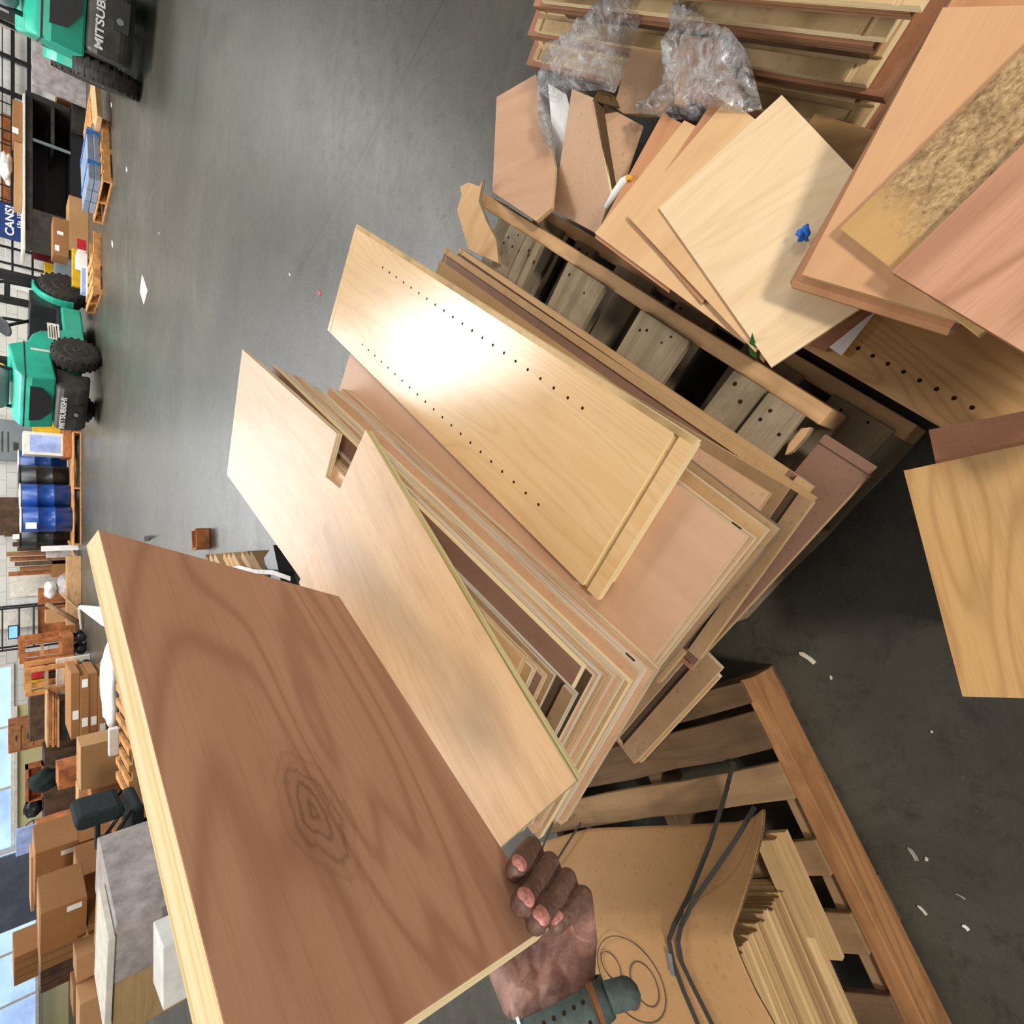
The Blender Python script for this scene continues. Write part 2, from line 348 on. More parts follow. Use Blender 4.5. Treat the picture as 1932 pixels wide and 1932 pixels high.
def ext(B, A, deg):
    """length of A-B along the direction deg"""
    d = A - B; return abs(d.x * math.cos(R(deg)) + d.y * math.sin(R(deg)))
def panel(name, label, cat, px, z, deg, L, W, t=.018, top='tan', edge='edge', groove='dado', xs=None, ys=None, H=None, group=None):
    """flat panel, near right corner seen at px, its top at z; L along deg (a number or a pixel), W to the left (a number or a pixel)"""
    B = onz(px[0], px[1], z)
    if isinstance(L, tuple): L = ext(B, onz(L[0], L[1], z), deg)
    if isinstance(W, tuple): W = ext(B, onz(W[0], W[1], z), deg + 90)
    xs = [0] + [x if x >= 0 else L + x for x in (xs or [])] + [L]; ys = [0] + [y if y >= 0 else W + y for y in (ys or [])] + [W]
    h = [[t for _ in range(len(ys) - 1)] for _ in range(len(xs) - 1)]
    for i, j, v in (H or []):
        for a in (range(len(xs) - 1) if i is None else [i]):
            for b in (range(len(ys) - 1) if j is None else [j]): h[a][b] = t + v
    mb = MB().grid(xs, ys, h)
    o = mb.obj(name, [top, edge, groove], None, frame(B, deg, z - t))
    return tag(o, label, cat, group)
def poly(name, label, cat, pts, t=.006, top='tan', edge='edge', group=None, deg=0, parent=None):
    """irregular flat piece: pts are (x, y, z) pixel corners on one plane given by the first, a middle and the last corner"""
    P = [onz(x, y, z) for x, y, z in pts]
    k = len(P) // 3
    n = (P[k] - P[0]).cross(P[2 * k] - P[0]).normalized()
    if n.z < 0: n = -n
    o0 = P[0].copy()
    Q = []
    for x, y, z in pts:
        r = ray(x, y); Q.append(CAM + r * ((o0 - CAM).dot(n) / r.dot(n)))
    ex = Vector((math.cos(R(deg)), math.sin(R(deg)), 0)); ex = (ex - n * ex.dot(n)).normalized(); ey = n.cross(ex)
    c = sum(Q, Vector()) / len(Q) - n * t
    mm = Matrix((ex, ey, n)).transposed().to_4x4(); mm.translation = c
    mb = MB().prism([((q - c).dot(ex), (q - c).dot(ey)) for q in Q], 0, t, 0, 1)
    o = mb.obj(name, [top, edge], parent, mm)
    return tag(o, label, cat, group)
def tilt(name, label, cat, B, zB, A, Cc, zC, LA, LC, t, top, edge, group=None, grooves=None, zA=None):
    """rectangular panel with corner B; the height of A is solved so that the corner is square; LA, LC lengths (None = up to the pixel)"""
    b = onz(B[0], B[1], zB); c = onz(Cc[0], Cc[1], zC); best = None
    if zA is None:
        for k in range(-400, 401):
            z = zB + k * .001; a = onz(A[0], A[1], z); e = abs((a - b).normalized().dot((c - b).normalized()))
            if best is None or e < best[0]: best = (e, z)
        zA = best[1]
    a = onz(A[0], A[1], zA)
    la = LA or (a - b).length; lc = LC or (c - b).length
    ex = (a - b).normalized(); n = ex.cross(c - b).normalized(); sg = 1
    if n.z < 0: n = -n; sg = -1
    ey = n.cross(ex)
    mm = Matrix((ex, ey, n)).transposed().to_4x4(); mm.translation = b - n * t
    y0, y1 = (0, lc) if sg > 0 else (-lc, 0)
    mb = MB()
    if grooves:
        xs, ys, H = grooves(la, lc, sg, t); mb.grid(xs, ys, H)
    else: mb.box(0, la, y0, y1, 0, t, 1, 0)
    o = mb.obj(name, [top, edge, edge], None, mm)
    return tag(o, label, cat, group)
# ================================================================== foreground: pallets
def timber(name, x0, x1, y0, y1, z0, z1, mat, parent, along='x', j=.0):
    """one board of a pallet, its own grain along its length, slightly uneven ends"""
    L, W = (x1 - x0, y1 - y0) if along == 'x' else (y1 - y0, x1 - x0)
    mb = MB(); n = 6; xs = [L * i / n for i in range(n + 1)]
    a = [(x, random.uniform(-j, j)) for x in xs]; b = [(x, W + random.uniform(-j, j)) for x in xs]
    mb.prism(a + b[::-1], 0, z1 - z0, 0, 0)
    if along == 'x': mm = Matrix.Translation((x0, y0, z0))
    else: mm = Matrix.Translation((x1, y0, z0)) @ Matrix.Rotation(R(90), 4, 'Z')
    return mb.obj(name, mat, parent, mm, .003)
def pallet(label, B, deg, L, W, zb, decks, mat, rail, lip=.036, h=.145, bottom=3, nails=True):
    """stringers run along local x, deck boards across; decks = [(x0, x1)]"""
    e = empty('pallet', (B.x, B.y, zb), R(deg), label, 'pallet')
    for y in (0, W / 2 - .02, W - .04): timber('stringer', 0, L, y, y + .038, .02, h - .02, rail if y == 0 else mat, e, 'x', .002)
    for x0, x1 in decks:
        d = timber('deck_board', x0, x1, lip, W, h - .02, h, mat, e, 'y', .004)
        if nails:
            # the board's local x runs across the pallet, its y back along it
            add_discs(d, [(yy - lip + random.uniform(-.012, .012), (x1 - x0) * xx + random.uniform(-.015, .015), .0206, random.uniform(.003, .0055)) for yy in (lip + .025, lip + .05, W / 2) for xx in (.25, .7) if random.random() < .8], 'hole')
    for k in range(bottom):
        x = (L - .1) * k / max(1, bottom - 1); timber('bottom_board', x, x + .1, 0, W, 0, .02, mat, e, 'y', .003)
    return e
B1 = onz(1565, 770, .30)
pal = pallet('weathered grey pallet under the pile of panels, with a splintered far corner', B1, 50, 1.40, .80, .155,
       [(.03, .125), (.129, .222), (.362, .535), (.682, .85), (.985, 1.02), (1.03, 1.07), (1.075, 1.17)], 'pgrey', 'ptan')
B2 = onz(1728, 800, .155)
pallet('lower grey pallet showing to the right beneath the weathered grey pallet', B2, 50, 1.40, .62, 0, [(.02, .17), (.25, .42), (.52, .66), (.76, .92), (1.02, 1.12), (1.2, 1.36)], 'pgrey', 'ptan', .03, .153)
# splintered plank at the far corner of the grey pallet
poly('plank', 'split grey plank end with ragged tip at the far corner of the grey pallet', 'plank',
     [(862, 396, .325), (871, 368, .325), (868, 352, .325), (884, 344, .325), (905, 352, .325), (911, 338, .325), (906, 362, .325), (903, 380, .325), (918, 418, .325), (936, 452, .325), (941, 497, .325), (884, 470, .325)], .014, 'ptan', 'pgrey', deg=120)
poly('wood_splinter', 'short raw splinter of wood lying at the near end of the grey pallet', 'wood scrap',
     [(1530, 806, .29), (1521, 822, .29), (1494, 852, .29), (1481, 858, .29), (1488, 838, .29), (1512, 808, .29)], .02, 'ptan', 'pgrey', deg=140)
# ------------------------------------------------------------------ the pile of cabinet panels on the pallet (bottom to top)
G1 = 'loose cabinet panels piled on the grey pallet'
panel('cabinet_board', 'mauve brown panel with a raised border lying lowest at the near end of the pile', 'panel', (1652, 880), .272, 51, (1560, 815), .60, .016, 'mauve', 'edgetan', 'mauve',
      [-.018], [.018], [(0, 1, -.005), (1, 1, -.005)], G1)
panel('cabinet_board', 'thin brown panel just under the mauve bordered panel at the pile base', 'panel', (1640, 898), .254, 51, .10, .60, .012, 'brownpanel', 'edgetan', group=G1)
panel('cabinet_board', 'long tan panel with a grooved edge lying directly on the grey pallet deck', 'panel', (1532, 917), .322, 52, (868, 463), .56, .021, 'tan', 'edgetan', 'mauve', [.035, .06, -.03, -.018], [.016, .05],
      [(None, 1, -.006), (1, 0, -.012), (3, None, -.012)], G1)
panel('cabinet_board', 'long tan panel with mauve groove second from the pallet deck', 'panel', (1536, 938), .345, 52.5, (834, 482), .56, .021, 'tan', 'edgetan', 'mauve', [.03, -.03, -.018], [.018, .045], [(None, 1, -.006), (2, None, -.012)], G1)
panel('cabinet_board', 'mid brown panel third from the deck, end mostly covered', 'panel', (1533, 947), .366, 56.5, 1.15, .42, .02, 'grimy', 'edgetan', 'dado', [.03, .05], None, [(1, None, -.006)], G1)
panel('cabinet_board', 'pale wedge shaped board poking out near the corner of the holed panel', 'panel', (1452, 930), .384, 56, .9, .4, .017, 'tanply', 'edgetan', group=G1)
panel('cabinet_board', 'grimy panel with a weathered grey edge in the middle of the pile', 'panel', (1472, 998), .404, 52, 1.05, .55, .019, 'grimy', 'pgrey', group=G1)
panel('cabinet_board', 'tan faced panel just above the grimy weathered panel', 'panel', (1447, 1000), .426, 53, 1.0, .55, .019, 'tan', 'edge', group=G1)
panel('cabinet_board', 'narrow ply panel with a dark end slot just under the pink plywood', 'panel', (1421, 1016), .449, 53.5, 1.1, .55, .021, 'tanply', 'edge', 'dado', [.03, .055], [.03], [(1, 0, -.01)], G1)
panel('plywood_board', 'pink faced plywood sheet lying under the holed maple panel', 'plywood sheet', (1407, 1013), .470, 54, (655, 686), .56, .018, 'pink', 'edge', group=G1)
zH_ = .509; _b = onz(1315, 829, zH_); _a = onz(672, 422, zH_); _dg = math.degrees(math.atan2(_a.y - _b.y, _a.x - _b.x))
_o = tag(MB().box(.006, (_a - _b).length - .03, .01, .375, 0, .019, 1, 0).obj('cabinet_board', ['maple', 'edgepale'], None, frame(_b, _dg, .4705)), 'second maple board flush beneath the long glossy holed panel', 'panel', G1)
# the long side panel with two rows of shelf pin holes
zH = .509; BH = onz(1315, 829, zH); AH = onz(672, 422, zH); dg = math.degrees(math.atan2(AH.y - BH.y, AH.x - BH.x))
hp = panel('cabinet_side_board', 'long glossy maple side panel with two rows of pin holes on top of the pile', 'panel', (1315, 829), zH, dg, (672, 422), (1132, 1137), .019, 'maple', 'edgepale', 'edgetan',
      [.036, .052, -.030, -.022], [.014], [(1, None, -.009), (3, None, -.008), (None, 0, -.0015)], G1)
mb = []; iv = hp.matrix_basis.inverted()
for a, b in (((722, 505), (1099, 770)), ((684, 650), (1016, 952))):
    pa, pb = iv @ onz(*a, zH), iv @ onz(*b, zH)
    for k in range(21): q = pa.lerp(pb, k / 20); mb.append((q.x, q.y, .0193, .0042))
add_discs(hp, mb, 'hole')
# ------------------------------------------------------------------ the tall stack of plywood cabinet parts to the left
G2 = 'plywood cabinet parts in the tall left stack'
SN = [((1239, 1262), (655, 722), 59.3, .51), ((1233, 1266), (648, 716), 59.4, .50), ((1214, 1265), (640, 708), 59.6, .49), ((1206, 1269), (628, 702), 59.6, .47),
      ((1186, 1288), (615, 695), 59.8, .50), ((1172, 1283), (600, 688), 59.8, .47), ((1166, 1286), (585, 682), 60, .47), ((1155, 1276), (570, 674), 60, .45),
      ((1141, 1278), (560, 668), 60, .47), ((1128, 1274), (545, 661), 60.2, .45), ((1114, 1275), (532, 656), 60.2, .46), ((1097, 1258), (520, 650), 60.4, .45),
      ((1081, 1312), (508, 645), 60.6, .42), ((1023, 1277), (497, 640), 61, .40), ((1004, 1262), (486, 636), 61.5, .40), ((985, 1240), (476, 632), 62, .40)]
tops = ['tanply', 'pink', 'grimy', 'tanply', 'tan', 'tanply', 'pink', 'tanply', 'tan', 'tanply', 'brownpanel', 'mauve', 'grimy', 'mauve', 'tan', 'maple2']
nth = ['lowest', 'second', 'third', 'fourth', 'fifth', 'sixth', 'seventh', 'eighth', 'ninth', 'tenth', 'eleventh', 'twelfth', 'thirteenth', 'fourteenth', 'fifteenth', 'sixteenth']
for i, (a, b, dgs, w) in enumerate(SN):
    z = .470 + .0186 * (i + 1); kw = {}
    lab = '%s plywood sheet%s in the tall left stack' % (nth[i].capitalize(), '' if i == 0 else ' up from the bottom')
    if i in (2, 12): kw = dict(xs=[.028, .055], H=[(1, None, -.009)]); lab = '%s sheet up, with a dark groove near its end, in the tall left stack' % nth[i].capitalize()
    if i == 10: kw = dict(xs=[.02, .026], H=[(0, None, -.006)])
    if i == 11: lab = 'Mauve faced twelfth sheet up, showing a bare strip, in the tall left stack'
    if i in (15, 14): kw = dict(xs=[-.028, -.018], H=[(1, None, -.008)])
    panel('plywood_sheet', lab, 'plywood sheet', a, z, dgs, b, w, .0172, tops[i], ('edge', 'edgewarm', 'edgegrey', 'edge', 'edgepale', 'edgegrey', 'edgewarm')[i % 7], 'dado', group=G2, **kw)
zs = .470 + .0186 * 16
poly('plywood_sheet', 'Notched light maple sheet with a glossy far end on top of the tall left stack', 'plywood sheet',
     [(457, 659, zs + .019), (635, 818, zs + .019), (614, 899, zs + .019), (645, 925, zs + .019), (668, 1015, zs + .019), (612, 1155, zs + .019), (428, 895, zs + .019)], .0185, 'maple2', 'edge', G2, 62)
zm = zs + .039
mp_ = panel('cabinet_board', 'wide warm maple panel with an olive edge crowning the tall left stack', 'panel', (1085, 1475), zm, 46.3, (690, 810), .60, .019, 'maple2', 'edgegreen')
# grooved strip pair poking out under the left stack
panel('cabinet_board', 'brown drawer panel with one long groove sticking out under the left stack', 'panel', (1361, 1262), .192, 52, .55, (1203, 1450), .018, 'grimy', 'edge', 'dado', [.055, .078], [-.008], [(1, 0, -.010)])
panel('cabinet_board', 'thin panel flush beneath the long grooved drawer panel', 'panel', (1358, 1278), .172, 52, .5, (1215, 1448), .016, 'tan', 'edgepale')
# ------------------------------------------------------------------ bottom pallet with the bundle of slats
B3 = onz(1418, 1278, .15)
def p3y(px, py): d = onz(px, py, .15) - B3; return d.x * math.cos(R(208)) + d.y * math.sin(R(208))
e3 = empty('pallet', (B3.x, B3.y, 0), R(118), 'dark brown pallet with a red rail holding the strapped slat bundle', 'pallet')
for x in (.40, .86): timber('stringer', x, x + .036, 0, 1.15, .02, .13, 'pbrown', e3, 'y', .002)
timber('stringer', -.002, .036, 0, 1.15, .02, .142, 'pred', e3, 'y', .003)
timber('stringer', .040, .072, .22, 1.15, .02, .128, 'pmid', e3, 'y', .004)
for (a, b, mt) in ((p3y(1432, 1338), p3y(1462, 1415), 'pbrown'), (p3y(1458, 1442), p3y(1492, 1510), 'pmid'), (p3y(1520, 1585), p3y(1548, 1655), 'pmid'), (p3y(1590, 1720), p3y(1625, 1800), 'pmid'), (p3y(1660, 1880), p3y(1700, 1960), 'pbrown')):
    timber('deck_board', .034, .90, a, b, .13, .15, mt, e3, 'x', .004)
timber('deck_board', .03, .9, 0.0, .055, .13, .15, 'pbrown', e3, 'x', .004)
for y in (0, .5, 1.05): timber('bottom_board', 0, .9, y, y + .1, 0, .02, 'pbrown', e3, 'x', .003)
# slats: a fanned stack of thin boards, their right edges and far ends showing
G3 = 'thin wooden slats strapped on the brown pallet'
n3 = 22
ORD = ['Lowest', 'Second', 'Third', 'Fourth', 'Fifth', 'Sixth', 'Seventh', 'Eighth', 'Ninth', 'Tenth', 'Eleventh', 'Twelfth', 'Thirteenth', 'Fourteenth', 'Fifteenth', 'Sixteenth', 'Seventeenth', 'Eighteenth', 'Nineteenth', 'Twentieth', 'Twenty-first', 'Topmost']
for i in range(n3):
    f = i / (n3 - 1); z = .160 + .0100 * i
    px, py = 1490 + (1388 - 1490) * f + random.uniform(-1, 1), 1655 + (1797 - 1655) * f + random.uniform(-3, 3)
    B = onz(px, py, z); o = MB().box(random.uniform(0, .012), .62, -.17, random.uniform(-.006, .004), 0, random.choice((.0084, .0090, .0096)), 0).obj('lath', random.choice(('slat', 'slat', 'slatpale', 'slatdark')), None, frame(B, 207, z - .0098), .0012)
    # local y runs to the right of the rail direction, so the slat lies left of its pixel edge
    tag(o, '%s slat up in the fanned stack of slats beside the cardboard wrap' % ORD[i], 'slat', G3)
for i, (q, zz, ln, lab) in enumerate((((1481, 1570), .167, .26, 'Short tan board lying right of the slat stack on the brown pallet'), ((1462, 1585), .185, .2, 'Short pale board resting on the tan board beside the slats'))):
    B = onz(q[0], q[1], zz); tag(MB().box(0, ln, -.05, 0, 0, .0165, 0).obj('lath', 'slat', None, frame(B, 207, zz - .017)), lab, 'slat')
# cardboard draped over the bundle
rows = [[(1010, 1592, .165), (1110, 1563, .165), (1200, 1560, .165), (1300, 1557, .165), (1395, 1552, .185), (1425, 1542, .235), (1446, 1524, .285)],
        [(1030, 1630, .21), (1112, 1600, .21), (1200, 1598, .215), (1300, 1592, .22), (1385, 1585, .235), (1420, 1578, .265), (1444, 1562, .295)],
        [(1050, 1680, .295), (1118, 1660, .295), (1200, 1655, .30), (1300, 1650, .30), (1370, 1648, .305), (1405, 1645, .315), (1426, 1640, .325)],
        [(1080, 1735, .38), (1124, 1725, .385), (1202, 1722, .385), (1300, 1720, .385), (1352, 1722, .385), (1382, 1722, .385), (1400, 1720, .385)],
        [(1090, 1758, .412), (1126, 1757, .412), (1204, 1762, .414), (1300, 1768, .414), (1340, 1768, .413), (1366, 1766, .412), (1385, 1762, .412)],
        [(1090, 1800, .416), (1124, 1800, .418), (1204, 1805, .42), (1300, 1808, .42), (1345, 1806, .418), (1374, 1802, .416), (1396, 1795, .414)],
        [(1090, 1880, .416), (1122, 1880, .418), (1206, 1880, .42), (1310, 1880, .42), (1368, 1880, .418), (1402, 1874, .415), (1425, 1862, .412)],
        [(1090, 1990, .416), (1122, 1990, .418), (1210, 1990, .42), (1320, 1990, .42), (1400, 1985, .416), (1450, 1975, .410), (1482, 1962, .402)]]
cb = MB().sheet([[onz(*p) for p in r_] for r_ in rows], 0).obj('cardboard_sheet', ['card', 'corr'])
cb.modifiers.new('s', 'SUBSURF').levels = 2; cb.modifiers['s'].render_levels = 2; cb.modifiers['s'].subdivision_type = 'SIMPLE'
sm = cb.modifiers.new('sm', 'SMOOTH'); sm.iterations = 2
so = cb.modifiers.new('t', 'SOLIDIFY'); so.thickness = .005; so.offset = -1; so.material_offset_rim = 1
tag(cb, 'brown cardboard sheet folded over the slat bundle and held by black straps', 'cardboard')
def path(name, pts, r, mat, parent=None, n=8): return MB().tube([onz(*p) for p in pts], r, n).obj(name, mat, parent)
def oval(cx, cy, a, b, rot, n=28, a0=0, a1=360, z=.4262):
    out = []
    for k in range(n + 1):
        t = R(a0 + (a1 - a0) * k / n); u, w = a * math.cos(t), b * math.sin(t); out.append((cx + u * math.cos(R(rot)) - w * math.sin(R(rot)), cy + u * math.sin(R(rot)) + w * math.cos(R(rot)), z))
    return out
mk = MB()
for pth in (oval(1192, 1848, 92, 50, 58), oval(1216, 1857, 46, 22, 66), oval(1153, 1822, 30, 14, 62), oval(1186, 1874, 34, 17, 66)):
    mk.tube([onz(*p) for p in pth], .0011, 5)
mk.obj('marker_scribble', 'iron', cb)
def band(name, label, pts, w, mat='black', parent=None, t=.0016, cat='strap'):
    P = [onz(*p) for p in pts]; mb = MB(); ra = []; rb = []
    for i, p in enumerate(P):
        d = (P[min(i + 1, len(P) - 1)] - P[max(i - 1, 0)]).normalized(); s = d.cross((CAM - p).normalized()).normalized() if False else d.cross(Vector((0, 0, 1))).normalized()
        ra.append(p + s * w / 2); rb.append(p - s * w / 2)
    o = mb.sheet([ra, rb], 0, False).obj(name, mat, parent); q = o.modifiers.new('t', 'SOLIDIFY'); q.thickness = t; q.offset = 0
    if label: tag(o, label, cat)
    return o
band('strap', 'black plastic strap running from the plank gap over the cardboard fold', [(1384, 1437, .16), (1368, 1500, .21), (1340, 1590, .285), (1300, 1690, .362), (1272, 1745, .414), (1262, 1773, .429), (1270, 1815, .4305), (1290, 1870, .429), (1322, 1945, .429), (1340, 1990, .429)], .0105)
st2 = band('strap', 'black plastic strap with a steel clip to the right of the other strap', [(1424, 1522, .25), (1392, 1578, .285), (1350, 1640, .33), (1312, 1694, .367), (1284, 1748, .416), (1279, 1776, .430), (1286, 1815, .4315), (1308, 1862, .430), (1350, 1945, .430), (1370, 1990, .430)], .0105)
band('strap_clip', None, [(1263, 1798, .4315), (1270, 1840, .4315)], .011, 'steel', st2, .003)
band('strap', 'thin dark strap end hanging beside the fingertips over the plank', [(1056, 1524, .20), (1040, 1560, .22), (1018, 1612, .24)], .006)
band('strap', 'second thin dark strap end crossing the cardboard near the knuckles', [(1096, 1552, .18), (1070, 1592, .215), (1044, 1634, .25)], .006)
# ------------------------------------------------------------------ right: fan of thin sheets
G4 = 'thin veneer sheets fanned out right of the grey pallet'
def plane3(a, b, c):
    P, Q, S = onz(*a), onz(*b), onz(*c); n = (Q - P).cross(S - P).normalized()
    return P, (n if n.z > 0 else -n)
def sheet3(name, label, cat, pl, off, B, A, Cc, t, top, edge, group=None, LA=None, LC=None):
    """rectangular sheet in the plane pl lowered by off; corner B, neighbours A and Cc as seen"""
    p0, n = pl; p0 = p0 - n * off
    def hit(q): r = ray(*q); return CAM + r * ((p0 - CAM).dot(n) / r.dot(n))
    b, a, c = hit(B), hit(A), hit(Cc); ex = (a - b).normalized(); la = LA or (a - b).length; lc = LC or (c - b).length
    ey = n.cross(ex); sg = 1 if ey.dot(c - b) > 0 else -1
    mm = Matrix((ex, ey, n)).transposed().to_4x4(); mm.translation = b - n * t
    s1 = (c - b).dot(ex) / (c - b).length * lc; h1 = (c - b).dot(ey) / (c - b).length * lc
    mb = MB().prism([(0, 0), (la, 0), (la + s1, h1), (s1, h1)], 0, t, 0, 1)
    return tag(mb.obj(name, [top, edge], None, mm), label, cat, group)
FP = plane3((1243, 392, .405), (1475, 179, .358), (1455, 693, .405))
c0 = onz(1490, 450, .34); tag(MB().box(-.09, .09, -.1, .1, 0, .325, 0).obj('timber_block', 'pbrown', None, frame(c0, 50, 0)), 'dark block of offcuts that carries the fanned sheets', 'block')
sheet3('veneer_sheet', 'Large pale maple sheet on top of the fan beside the blue tape', 'veneer sheet', FP, 0, (1243, 392), (1475, 179), (1455, 693), .005, 'cream', 'edgetan', G4)
sheet3('veneer_sheet', 'Second fanned sheet, tan maple, left of the large pale sheet', 'veneer sheet', FP, .0065, (1184, 408), (1373, 185), (1425, 664), .005, 'cream2', 'edgetan', G4)
sheet3('veneer_sheet', 'Red brown sheet between the two tan fanned sheets', 'veneer sheet', FP, .013, (1192, 418), (1349, 184), (1425, 690), .005, 'orange', 'edgebrown', G4, None, .30)
sheet3('veneer_sheet', 'Third tan fanned sheet reaching furthest over the pallet gap', 'veneer sheet', FP, .0195, (1122, 440), (1291, 227), (1405, 648), .005, 'cream2', 'edgetan', G4)
sheet3('veneer_sheet', 'Lowest red brown sheet of the fan by the white wrapped stick', 'veneer sheet', FP, .026, (1122, 448), (1250, 214), (1400, 655), .005, 'orange', 'edgebrown', G4, None, .28)
# ------------------------------------------------------------------ far right: pink boards, carton flap, film
poly('plywood_board', 'pink plywood board with clipped corners leaning off the far end of the pallet', 'plywood board',
     [(937, 183, .20), (1011, 140, .20), (1026, 215, .235), (1047, 312, .28), (1041, 392, .318), (1012, 417, .33), (929, 362, .31)], .012, 'pink', 'edgetan', deg=-100)
bx = empty('carton', onz(1110, 330, .30) - Vector((0, 0, .01)), 0, 'torn open cardboard carton with a dark corrugated rim beside the pink board', 'carton')
def sub(o, e):
    o.parent = e; o.matrix_parent_inverse = Matrix.Translation(-e.location); return o
sub(poly('carton_flap', None, None, [(1079, 168, .34), (1120, 186, .37), (1130, 245, .36), (1152, 365, .335), (1128, 442, .30), (1043, 396, .28)], .006, 'tanply', 'edgepale', deg=-80), bx)
sub(poly('carton_flap', None, None, [(1138, 197, .31), (1214, 238, .28), (1190, 310, .27), (1172, 372, .27), (1158, 366, .29), (1150, 300, .30)], .006, 'tanply', 'edgepale', deg=-60), bx)
sub(poly('carton_rim', None, None, [(1119, 188, .375), (1128, 172, .35), (1146, 172, .33), (1162, 184, .31), (1170, 203, .30), (1140, 195, .31)], .004, 'corr', 'corr'), bx)
sub(poly('carton_rim', None, None, [(1119, 187, .374), (1136, 197, .33), (1150, 290, .32), (1164, 372, .31), (1152, 366, .338)], .004, 'corr', 'corr'), bx)
poly('paper_sheet', 'white paper sheet tucked between the pink board and the carton', 'paper', [(1034, 158, .235), (1068, 178, .25), (1075, 205, .25), (1062, 300, .275), (1047, 318, .28)], .002, 'paper', 'paper')
poly('cardboard_sheet', 'flat tan hardboard sheet lying between the two lumps of clear film', 'hardboard', [(1212, 18, .27), (1262, 4, .27), (1270, 190, .27), (1240, 216, .27), (1176, 214, .27), (1158, 200, .27), (1186, 110, .27)], .016, 'tanply', 'edgepale', deg=95)
def filmlump(name, label, outline, zmid, amp, seed):
    """crumpled film: a filled outline, finely divided and thrown up into folds"""
    bm = bmesh.new(); vs = [bm.verts.new(onz(x, y, z)) for x, y, z in outline]; bm.faces.new(vs)
    c = sum((v.co for v in vs), Vector()) / len(vs)
    bmesh.ops.triangulate(bm, faces=bm.faces[:])
    for _ in range(7):
        ed = [e for e in bm.edges if e.calc_length() > .012]
        if not ed: break
        bmesh.ops.subdivide_edges(bm, edges=ed, cuts=1); bmesh.ops.triangulate(bm, faces=[f for f in bm.faces if len(f.verts) > 3])
    rad = max((v.co - c).length for v in bm.verts)
    for v in bm.verts:
        b = 0 if v.is_boundary else 1
        q = v.co * 11 + Vector((seed, 0, 0)); d = noise.fractal(q, 1.0, 2.0, 4)
        r_ = abs(noise.noise(Vector((q.x * 2.2, q.y * .8, 0))))
        v.co.z += b * (zmid * (1 - ((v.co - c).length / rad) ** 2) + amp * d + amp * .9 * r_); v.co.x += amp * .5 * d * b
    me = bpy.data.meshes.new(name); bm.to_mesh(me); bm.free(); me.materials.append(M['film'])
    for p in me.polygons: p.use_smooth = True
    o = bpy.data.objects.new(name, me); C.objects.link(o); return tag(o, label, 'plastic film')
filmlump('stretch_film', 'crumpled clear film draped from the far panel stack over the pink board', [(1017, 140, .25), (1030, 118, .27), (1062, 90, .32), (1120, 50, .36), (1170, -5, .38), (1215, -12, .38), (1208, 40, .36), (1192, 90, .32), (1174, 140, .31), (1160, 176, .33), (1138, 170, .36), (1100, 172, .355), (1076, 168, .33), (1052, 196, .30), (1034, 190, .29), (1040, 240, .29), (1046, 300, .29), (1036, 260, .28), (1026, 190, .26)], .05, .022, 3)
filmlump('stretch_film', 'crumpled clear film heaped beside the framed panels above the fanned sheets', [(1264, 38, .32), (1300, 36, .34), (1345, 44, .36), (1385, 72, .37), (1412, 100, .37), (1422, 140, .37), (1438, 205, .37), (1400, 216, .36), (1350, 206, .35), (1318, 228, .34), (1270, 226, .33), (1216, 214, .31), (1195, 212, .30), (1214, 202, .31), (1254, 196, .32), (1268, 180, .32), (1270, 120, .32), (1284, 80, .32)], .06, .026, 9)
poly('wrapped_board', 'red brown board under the heap of clear film', 'board', [(1296, 70, .30), (1360, 70, .30), (1402, 190, .30), (1340, 200, .30), (1296, 180, .30)], .012, 'orange', 'edgebrown', deg=60)
poly('wrapped_board', 'short tan board end between the flat hardboard and the heap of film', 'board', [(1268, 92, .285), (1300, 90, .285), (1296, 200, .285), (1272, 196, .285)], .012, 'alder', 'edgetan', deg=95)
# ------------------------------------------------------------------ far right: stack of framed cabinet units
G5 = 'framed cabinet panels stacked at the upper right'
sup = panel('timber_block', 'dark supporting boards under the framed cabinet panels', 'board', (1625, 262), .135, 52.5, 1.0, .02, .135, 'darkwood', 'darkwood')
def framed(cpx, fpx, z, lab1, lab2, bpx, zb):
    """maple panel with a groove along two sides on a larger brown board; local y to the right is negative"""
    for (px, zz, t, top, edge, gro, lab, kind) in ((bpx, zb, .024, 'brownpanel', 'edgebrown', 'mauve', lab2, 'hardboard_sheet'), (cpx, z, .02, 'cream2', 'edgepale', 'edgetan', lab1, 'cabinet_board')):
        B = onz(px[0], px[1], zz); A = onz(fpx[0], fpx[1], zz); L = ext(B, A, 52.5) + (.02 if kind[0] == 'h' else 0); W = .5
        xs = [0, .03, .045, L - .04, L - .026, L]; ys = [0, W - .045, W - .03, W]
        if kind[0] == 'c':
            H = [[t] * 3 for _ in range(5)]
            for i in range(5): H[i][1] = t - .007; H[i][2] = t - .004
            for j in range(3): H[1][j] = t - .007; H[3][j] = t - .007
        else: xs, ys, H = [0, L], [0, W], [[t]]
        mm = frame(B, 52.5, zz - t) @ Matrix.Translation((0, -W, 0))
        o = MB().grid(xs, ys, H).obj(kind, [top, edge, gro], None, mm, .004 if kind[0] == 'h' else 0); tag(o, lab, 'panel', G5)
framed((1620, 243), (1000, 118), .180, 'Lowest maple panel with grooved border at the upper right stack', 'Lowest brown board of the upper right stack', (1625, 268), .160)
framed((1632, 157), (1001, 68), .285, 'Middle maple panel with grooved border at the upper right stack', 'Middle brown board, wider than its neighbours, of the upper right stack', (1666, 184), .262)
framed((1668, 68), (1010, 20), .390, 'Third maple panel with grooved border at the upper right stack', 'Third brown board with a dark bolt hole of the upper right stack', (1646, 88), .366)
